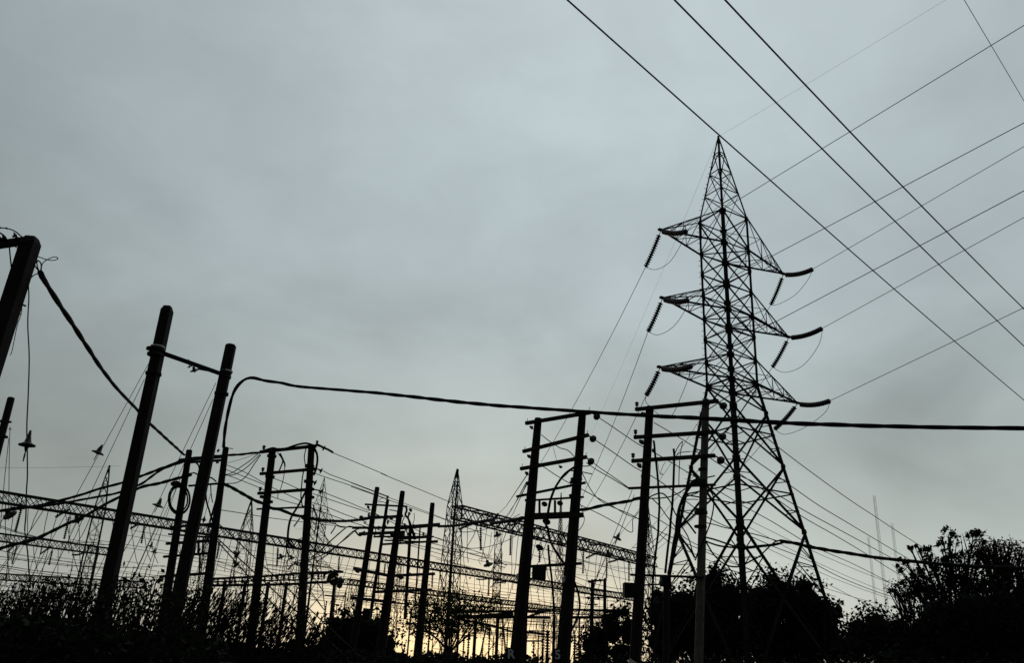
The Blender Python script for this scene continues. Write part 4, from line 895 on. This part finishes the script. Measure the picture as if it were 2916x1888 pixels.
def yard_post(label, u, vt, Y, w, kind, name='yard_post'):
    p = PX(u, vt, Y); b = Vector((p.x, p.y, 0)); root = thing(name, label, 'post', b, 'support posts and insulators of the switchyard')
    k = Y/FPX; h = p.z; hs = h*(.58 if kind else 1)
    mb = MB(); mb.tube([b, b+Zv*hs], w*k*.5, 6)
    if not kind: mb.tube([b+Zv*(h-.06), p], w*k*.65, 6)
    mb.build('post', STEELD, root)
    if kind:
        mb = MB(); string_ins(mb, [b+Zv*hs, p], w*k*.62, .2); mb.build('insulator_stack', PORC, root, True)
    if kind == 2:
        mb = MB(); mb.bar(p+Vector((-.9, 0, .05)), p+Vector((.9, 0, .05)), .1); mb.build('contact_arm', STEELD, root)
posts = [(1171, 1735, 70, 5, 0, 'left of the leafy tree'), (1226, 1760, 70, 6, 1, 'left trunk side of the leafy tree'), (1307, 1775, 74, 7, 0, 'right under the slim pointed mast'), (1336, 1800, 74, 6, 1, 'thin and right of the slim mast foot'), (1355, 1763, 72, 10, 0, 'thick, right of the leafy tree'), (1395, 1792, 74, 5, 1, 'thin, between two thick posts'),
         (1418, 1762, 72, 10, 0, 'thick, nearest the left pole of the pale-noticed frame'), (1432, 1790, 80, 4, 2, 'spindly, left of the pale-noticed frame'), (1446, 1786, 82, 4, 1, 'spindliest, against the pale-noticed left pole'), (1520, 1828, 60, 5, 1, 'stubby, between the two pale-noticed poles'), (1534, 1800, 80, 4, 2, 'thin with arm between the pale-noticed poles'), (1548, 1765, 66, 7, 1, 'tall, between the pale-noticed poles'),
         (1560, 1796, 66, 11, 1, 'fat, between the pale-noticed poles'), (1577, 1752, 66, 6, 0, 'beside the right pale-noticed pole'), (1637, 1808, 66, 8, 1, 'right of the right pale-noticed pole'), (1655, 1790, 84, 4, 2, 'thin, left of the small twin-pole frame'), (1668, 1776, 84, 4, 1, 'thinnest, left of the small twin-pole frame'), (1204, 1802, 84, 4, 2, 'thin, under the leafy tree crown'),
         (1262, 1790, 86, 4, 1, 'thin, under the leafy tree middle'), (1280, 1806, 86, 4, 0, 'short, under the leafy tree middle'), (1322, 1812, 88, 5, 2, 'low with arm, under the leafy tree right side'), (1376, 1816, 88, 4, 1, 'low, between two thick posts'), (1406, 1812, 90, 4, 1, 'low, against the thick post'), (1500, 1806, 90, 4, 2, 'low with arm, between the pale-noticed poles'), (1600, 1800, 90, 4, 1, 'low, behind the right pale-noticed pole'),
         (1098, 1758, 64, 6, 0, 'forked, behind the dark bush'), (1120, 1790, 64, 6, 1, 'right of the dark bush'), (1030, 1700, 70, 4, 2, 'spindly with arm, over the dark bush'), (985, 1690, 72, 4, 1, 'spindly, above the dark bush left side'), (955, 1700, 74, 4, 2, 'spindly with arm, right of the looped-cable frame'), (930, 1712, 76, 4, 1, 'spindly, just right of the looped-cable frame')]
for u, v, Y, w, kd, where in posts:
    yard_post('switchyard post, %s' % where, u, v, Y, w, kd)
mb_ = None
r5 = thing('yard_bus', 'pair of long level pipe buses on posts across the yard centre', 'busbar', PX(1500, 1860, 75)); r5.location.z = 0
for a, b, t in ((zF2(-400, 1040), zF2(640, 1045), .12), (zF2(-480, 985), zF2(650, 975), .10), (zF2(860, 960), zF2(1370, 970), .09), (zF2(860, 1045), zF2(1330, 1045), .12), (zF2(390, 1040), zF2(640, 960), .09), (zF2(380, 1205), zF2(560, 1225), .10), (zF2(80, 1160), zF2(230, 1205), .08), (zF2(380, 1305), zF2(560, 1305), .07), (z10(1380, 660), z10(2200, 640), .16), (z10(1480, 690), z10(1980, 790), .1), (z10(1340, 590), z10(2200, 580), .1), (z10(1700, 640), z10(2200, 600), .08)):
    mb = MB(); mb.tube([PX(*a, 75), PX(*b, 75)], t, 6); mb.build('pipe_bus', STEELD, r5)
for u in (1290, 1420, 1500, 1580, 1650, 1730):
    p = PX(u, 1758, 75); mb = MB(); mb.bar(Vector((p.x, p.y, 0)), p, .14); mb.build('support_leg', STEELD, r5)

# ------------------------------------------------------------------ vegetation
def leaf_mesh(P, size, name, m, parent=None, extra=None, drop=0.0, aspect=.55, axis=None, off=None):
    """one mesh of small leaf faces at the points P (n,3)"""
    n = len(P); a = nrg.normal(size=(n, 3)); 
    if axis is not None: a = a*.55+np.asarray(axis)
    a[:, 2] -= drop
    a /= np.linalg.norm(a, axis=1, keepdims=True); b = np.cross(a, nrg.normal(size=(n, 3))); b /= np.linalg.norm(b, axis=1, keepdims=True)
    s = (size*nrg.uniform(.6, 1.35, n))[:, None]
    V = np.stack([P-a*s, P+b*s*aspect-a*s*.1, P+a*s, P-b*s*aspect-a*s*.1], 1).reshape(-1, 3)
    Fc = np.arange(n*4).reshape(n, 4)
    off = off if off is not None else (np.array(parent.location) if parent is not None else np.zeros(3))
    V = V-off
    if extra is not None:
        ev = np.array([tuple(x) for x in extra.v])-off; k = len(V)
        V = np.concatenate([V, ev]); faces = [tuple(f) for f in Fc]+[tuple(i+k for i in f) for f in extra.f]
    else: faces = Fc.tolist()
    me = bpy.data.meshes.new(name); me.from_pydata(V.tolist(), [], faces); me.materials.append(m)
    o = bpy.data.objects.new(name, me); C.objects.link(o)
    if parent is not None: o.parent = parent
    return o
def lump_points(c, rx, ry, rz, n, clus=.32, per=26, shell=.55):
    k = max(4, n//per)
    d = nrg.normal(size=(k, 3)); d /= np.linalg.norm(d, axis=1, keepdims=True)
    r = shell+(1-shell)*nrg.uniform(0, 1, k)**.6; r *= nrg.uniform(.86, 1.08, k)
    cc = np.array(c)+d*r[:, None]*np.array([rx, ry, rz])
    return np.repeat(cc, per, 0)+nrg.normal(size=(k*per, 3))*clus
def blob(mb, c, rx, ry, rz, n1=9, n2=12):
    rings = []
    for i in range(n1+1):
        t = math.pi*i/n1
        rings.append([Vector(c)+Vector((rx*math.sin(t)*math.cos(2*math.pi*j/n2), ry*math.sin(t)*math.sin(2*math.pi*j/n2), rz*math.cos(t)))*rng.uniform(.86, 1.06) if 0 < i < n1 else Vector(c)+Vector((0, 0, rz*math.cos(t))) for j in range(n2)])
    mb.ring(rings, False)
def tree(name, label, base_px, lumps, Y, leaf, m, dens=1.0, core=.66, clus=.42, group=None, trunk=.22, cat='tree', limbs=True, drop=.3, shell=.6, twigs=0):
    b = PX(base_px, 1800, Y); b = Vector((b.x, b.y, 0)); root = thing(name, label, cat, b, group)
    k = Y/FPX; pts = []; ex = MB(); tb = MB(); cents = []
    for (u, v, ru, rv) in lumps:
        yy = Y+rng.uniform(-.25, .35)*ru*k*2; c = PX(u, v, yy); rx, rz = ru*k, rv*k; ry = rx*.8; cents.append((c, rx, rz))
        area = rx*rz*3.1416; n = int(dens*area/(leaf*leaf*1.1)*1.6)
        pts.append(lump_points(c, rx, ry, rz, n, clus*min(1, rx/1.2), shell=shell))
        if core: blob(ex, c, rx*core, ry*core, rz*core)
    if limbs:
        lo = min(cents, key=lambda q: q[0].z); top = sum((q[0] for q in cents), Vector())/len(cents)
        fork = b.lerp(Vector((top.x, top.y, top.z)), .45)
        tb.tube(spline([b-Zv*.2, b.lerp(fork, .5)+Vector((rng.uniform(-.2, .2), 0, 0)), fork], 5), [trunk*(1-.04*i) for i in range(11)], 8)
        for c, rx, rz in cents:
            m1 = fork.lerp(c, .5)+Vector((rng.uniform(-.3, .3), rng.uniform(-.3, .3), rng.uniform(-.1, .3)))
            tb.tube(spline([fork, m1, c], 5), [trunk*.5*(1-.08*i) for i in range(11)], 6)
            for _ in range(twigs):
                e = c+Vector((rng.uniform(-1, 1)*rx, rng.uniform(-.6, .6)*rx, rng.uniform(-.5, 1)*rz)); s_ = fork.lerp(c, rng.uniform(.5, 1))
                tb.tube(spline([s_, s_.lerp(e, .5)+Zv*rng.uniform(-.1, .25), e], 4), [.045*(1-.1*i) for i in range(9)], 4)
        tb.build('trunk', BARK, root)
    leaf_mesh(np.concatenate(pts), leaf, 'crown', m, root, ex if core else None, drop)
    return root
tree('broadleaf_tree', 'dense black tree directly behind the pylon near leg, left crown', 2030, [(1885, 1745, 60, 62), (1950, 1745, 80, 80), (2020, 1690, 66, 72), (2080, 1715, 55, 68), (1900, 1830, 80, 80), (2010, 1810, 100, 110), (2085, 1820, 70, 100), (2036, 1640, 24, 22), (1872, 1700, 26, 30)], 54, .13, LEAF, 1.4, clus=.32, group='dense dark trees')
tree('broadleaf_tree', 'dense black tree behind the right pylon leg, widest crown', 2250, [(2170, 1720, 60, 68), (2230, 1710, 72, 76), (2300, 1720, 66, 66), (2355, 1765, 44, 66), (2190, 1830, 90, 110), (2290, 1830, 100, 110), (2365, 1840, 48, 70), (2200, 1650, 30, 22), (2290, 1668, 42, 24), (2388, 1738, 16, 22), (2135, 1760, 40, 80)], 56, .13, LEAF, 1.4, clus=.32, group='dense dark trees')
tree('broadleaf_tree', 'low rounded black tree between the wide tree and the tall right tree', 2500, [(2450, 1805, 50, 55), (2500, 1790, 60, 52), (2560, 1800, 60, 48), (2430, 1850, 50, 50), (2520, 1850, 90, 60), (2600, 1840, 60, 70)], 62, .14, LEAF, 1.4, group='dense dark trees')
tree('tall_tree', 'tall ragged tree with two leafy peaks at the right', 2720, [(2700, 1522, 28, 26), (2690, 1556, 24, 30), (2712, 1590, 30, 34), (2772, 1520, 32, 26), (2760, 1556, 36, 34), (2745, 1600, 40, 34), (2640, 1572, 26, 26), (2650, 1606, 36, 30), (2690, 1630, 50, 40), (2575, 1598, 16, 12), (2562, 1624, 18, 20), (2585, 1650, 26, 24), (2740, 1650, 60, 46), (2800, 1546, 9, 8), (2593, 1562, 9, 11), (2612, 1556, 9, 5), (2660, 1680, 60, 44), (2760, 1700, 70, 54), (2620, 1650, 34, 34), (2600, 1690, 34, 24), (2815, 1600, 26, 34), (2820, 1670, 60, 46), (2880, 1690, 60, 40)], 45, .085, LEAF, 1.15, core=.0, clus=.17, trunk=.2, drop=.7, shell=.15, twigs=5, group='airy trees at the right edge')
tree('bare_tree', 'sparse brownish tree at the right edge with thin bare branches', 2860, [(2800, 1575, 24, 24), (2850, 1590, 50, 40), (2830, 1560, 40, 26), (2870, 1560, 44, 28), (2905, 1580, 40, 34), (2830, 1610, 36, 34), (2880, 1620, 50, 40), (2810, 1580, 24, 26), (2930, 1610, 40, 50)], 43, .07, LEAFB, .5, core=0, clus=.26, trunk=.14, drop=.2, shell=.15, twigs=18, group='airy trees at the right edge')
tree('bare_tree', 'wispy low tree with thin dry sprigs left of the tall right tree', 2600, [(2560, 1672, 40, 14), (2600, 1690, 40, 22), (2540, 1680, 22, 10), (2580, 1700, 30, 26), (2640, 1710, 30, 30)], 47, .06, LEAFB, .7, core=0, clus=.2, trunk=.07, drop=.2, shell=.15, twigs=10, group='airy trees at the right edge')
tree('broadleaf_tree', 'broad black tree filling the lower right corner', 2780, [(2680, 1760, 80, 70), (2780, 1750, 90, 80), (2860, 1740, 80, 80), (2920, 1730, 60, 90), (2640, 1800, 70, 60), (2720, 1830, 100, 70), (2830, 1830, 110, 80), (2920, 1830, 80, 80), (2650, 1880, 80, 50), (2760, 1885, 90, 50), (2860, 1885, 90, 50), (2960, 1880, 80, 60), (2560, 1880, 60, 40)], 42, .11, LEAF, 1.3, core=.62, shell=.4, group='dense dark trees')
tree('bush', 'rounded black bush below the three-pole cluster', 1000, [(985, 1800, 60, 56), (1030, 1790, 66, 50), (1070, 1800, 50, 46), (940, 1840, 50, 50), (1020, 1850, 100, 60), (1090, 1840, 50, 46), (960, 1775, 26, 20)], 50, .14, LEAF, 1.5, limbs=False, cat='bush', group='dark bushes')
tree('bush', 'dark bush with holes of light, left of the frame before the pylon', 1740, [(1700, 1815, 42, 48), (1745, 1800, 44, 54), (1790, 1800, 40, 62), (1780, 1745, 26, 20), (1735, 1760, 24, 20), (1700, 1860, 60, 40), (1770, 1860, 60, 40), (1670, 1840, 24, 30)], 58, .14, LEAF, 1.1, core=.55, limbs=False, cat='bush', group='dark bushes')
tree('leafy_tree', 'airy olive tree showing sky through its crown, under the slim lattice mast', 1290, [(1240, 1715, 50, 30), (1190, 1730, 34, 30), (1300, 1725, 50, 34), (1350, 1735, 40, 30), (1230, 1755, 56, 28), (1290, 1760, 60, 30), (1180, 1765, 34, 26), (1390, 1730, 30, 18), (1210, 1790, 50, 26), (1270, 1790, 36, 24), (1340, 1780, 26, 22), (1375, 1790, 16, 26)], 60, .11, LEAFO, 1.0, core=.0, clus=.38, trunk=.13, shell=.2, twigs=6, group='airy trees of the yard')

# distant hedge line right on the horizon
P = []
for u in np.arange(-200, 3150, 2.0):
    Y = 190+20*math.sin(u*.013)+rng.uniform(-8, 8)
    h = 2.0+.6*math.sin(u*.031)+.5*math.sin(u*.083+1)+(1.2 if u < 500 else 0)
    b = PX(u, 1800, Y)
    n = 9; P.append(np.stack([b.x+nrg.normal(size=n)*.4, b.y+nrg.normal(size=n)*2, np.maximum(nrg.uniform(0, 1, n)**.8*h, .05)], 1))
hedge = leaf_mesh(np.concatenate(P), .5, 'distant_treeline', LEAF); tag(hedge, 'low black treeline along the horizon', None, None, 'stuff')

# weeds in front: stems with blunt leaves, too many to count
def weeds(name, label, u0, u1, topf, Ys, n, lean, leaf, m, nl=9, gap=0.0, aspect=.55, stem=.008, spread=.09, tophalf=.92, along=.35):
    mb = MB(); LP = []; LA = []
    for i in range(n):
        u = rng.uniform(u0, u1); Y = rng.uniform(*Ys); top = topf(u)+abs(rng.gauss(0, 1))*26+rng.uniform(-6, 40)*(rng.random() < .8)
        t = PX(u, top, Y); h = t.z
        if h < .3: continue
        ln = lean+rng.gauss(0, .10); b = Vector((t.x-ln*h, t.y+rng.uniform(-.3, .3), 0)); mid = b.lerp(t, .5)+Vector((-ln*.12*h, 0, 0))
        pts = spline([b, mid, t], 3); mb.tube(pts, [stem*(1.3-.15*q) for q in range(len(pts))], 4)
        for q in range(nl):
            f = 1-(q/nl)*tophalf*rng.uniform(.85, 1); p = b.lerp(t, f)+Vector((-ln*.5*h*f*(1-f), 0, 0))
            LP.append((p.x+rng.gauss(0, spread), p.y+rng.gauss(0, spread), p.z+rng.gauss(0, spread*.6))); LA.append((ln, 0, 1))
    return tag(leaf_mesh(np.array(LP), leaf, name, m, None, mb, 0, aspect, np.array(LA)*along), label, None, None, 'stuff')
tl = lambda u: np.interp(u, [0, 60, 150, 300, 420, 480, 560, 600, 700, 900], [1668, 1655, 1640, 1650, 1645, 1640, 1668, 1690, 1720, 1780])
weeds('tall_weeds', 'ragged black weeds along the lower left', -60, 600, tl, (11, 17), 540, .10, .034, LEAF, 17, spread=.075, aspect=.5, tophalf=.62)
weeds('undergrowth', 'solid dark undergrowth along the lower left edge', -60, 640, lambda u: np.interp(u, [0, 300, 330, 420, 560, 640], [1752, 1758, 1785, 1800, 1815, 1835]), (10, 16), 1300, .06, .055, LEAF, 18, spread=.12)
weeds('scrub_thicket', 'streaky scrub of leaning stems with light showing through, left of centre', 560, 940, lambda u: np.interp(u, [560, 640, 760, 850, 900, 940], [1655, 1665, 1690, 1730, 1765, 1800]), (17, 23), 270, .45, .09, BARK, 13, aspect=.24, spread=.16, stem=.013, tophalf=.85, along=1.2)
weeds('scrub_floor', 'dark scrub at the foot of the central poles', 560, 1480, lambda u: np.interp(u, [560, 700, 900, 1100, 1200, 1300, 1480], [1815, 1838, 1850, 1855, 1862, 1864, 1868]), (25.5, 33), 1900, .05, .07, LEAF, 12, spread=.12)
weeds('scrub_floor', 'dark scrub along the foot of the right-hand poles and trees', 1440, 2960, lambda u: np.interp(u, [1440, 1640, 1700, 2960], [1868, 1872, 1862, 1880]), (24, 36), 1900, .04, .09, LEAF, 12, spread=.15)
# single tall stalks that stand clear of the weeds
for i, (lb, u, v, Y) in enumerate((('tallest single stalk with dark blobs of leaves just left of the tallest pole', 208, 1612, 13), ('forked weed stalk right of the tallest pole', 382, 1612, 13.5), ('weed stalk with blunt leaves left of the second tallest pole', 452, 1628, 13.5), ('short bent weed stalk between the two tallest poles', 362, 1632, 13), ('small weed stalk close to the coiled-cable poles', 420, 1612, 14), ('weed stalk near the left edge, over the left gantry foot', 88, 1640, 12.5), ('weed stalk right of the left-edge stalk', 140, 1645, 12.5))):
    t = PX(u, v, Y); b = Vector((t.x-.15, t.y, 0)); root = thing('weed_stalk', lb, 'weed', b, 'tall weed stalks at the left')
    mb = MB(); mb.tube(spline([b, b.lerp(t, .5)+Vector((-.03, 0, 0)), t], 4), [.012*(1-.08*q) for q in range(9)], 5); mb.build('stem', BARK, root)
    P = np.array([tuple(b.lerp(t, 1-.06*q)+Vector((rng.gauss(0, .05), rng.gauss(0, .05), rng.gauss(0, .03)))) for q in range(14)])
    leaf_mesh(P, .06, 'leaves', LEAF, root, None, .0, .6)
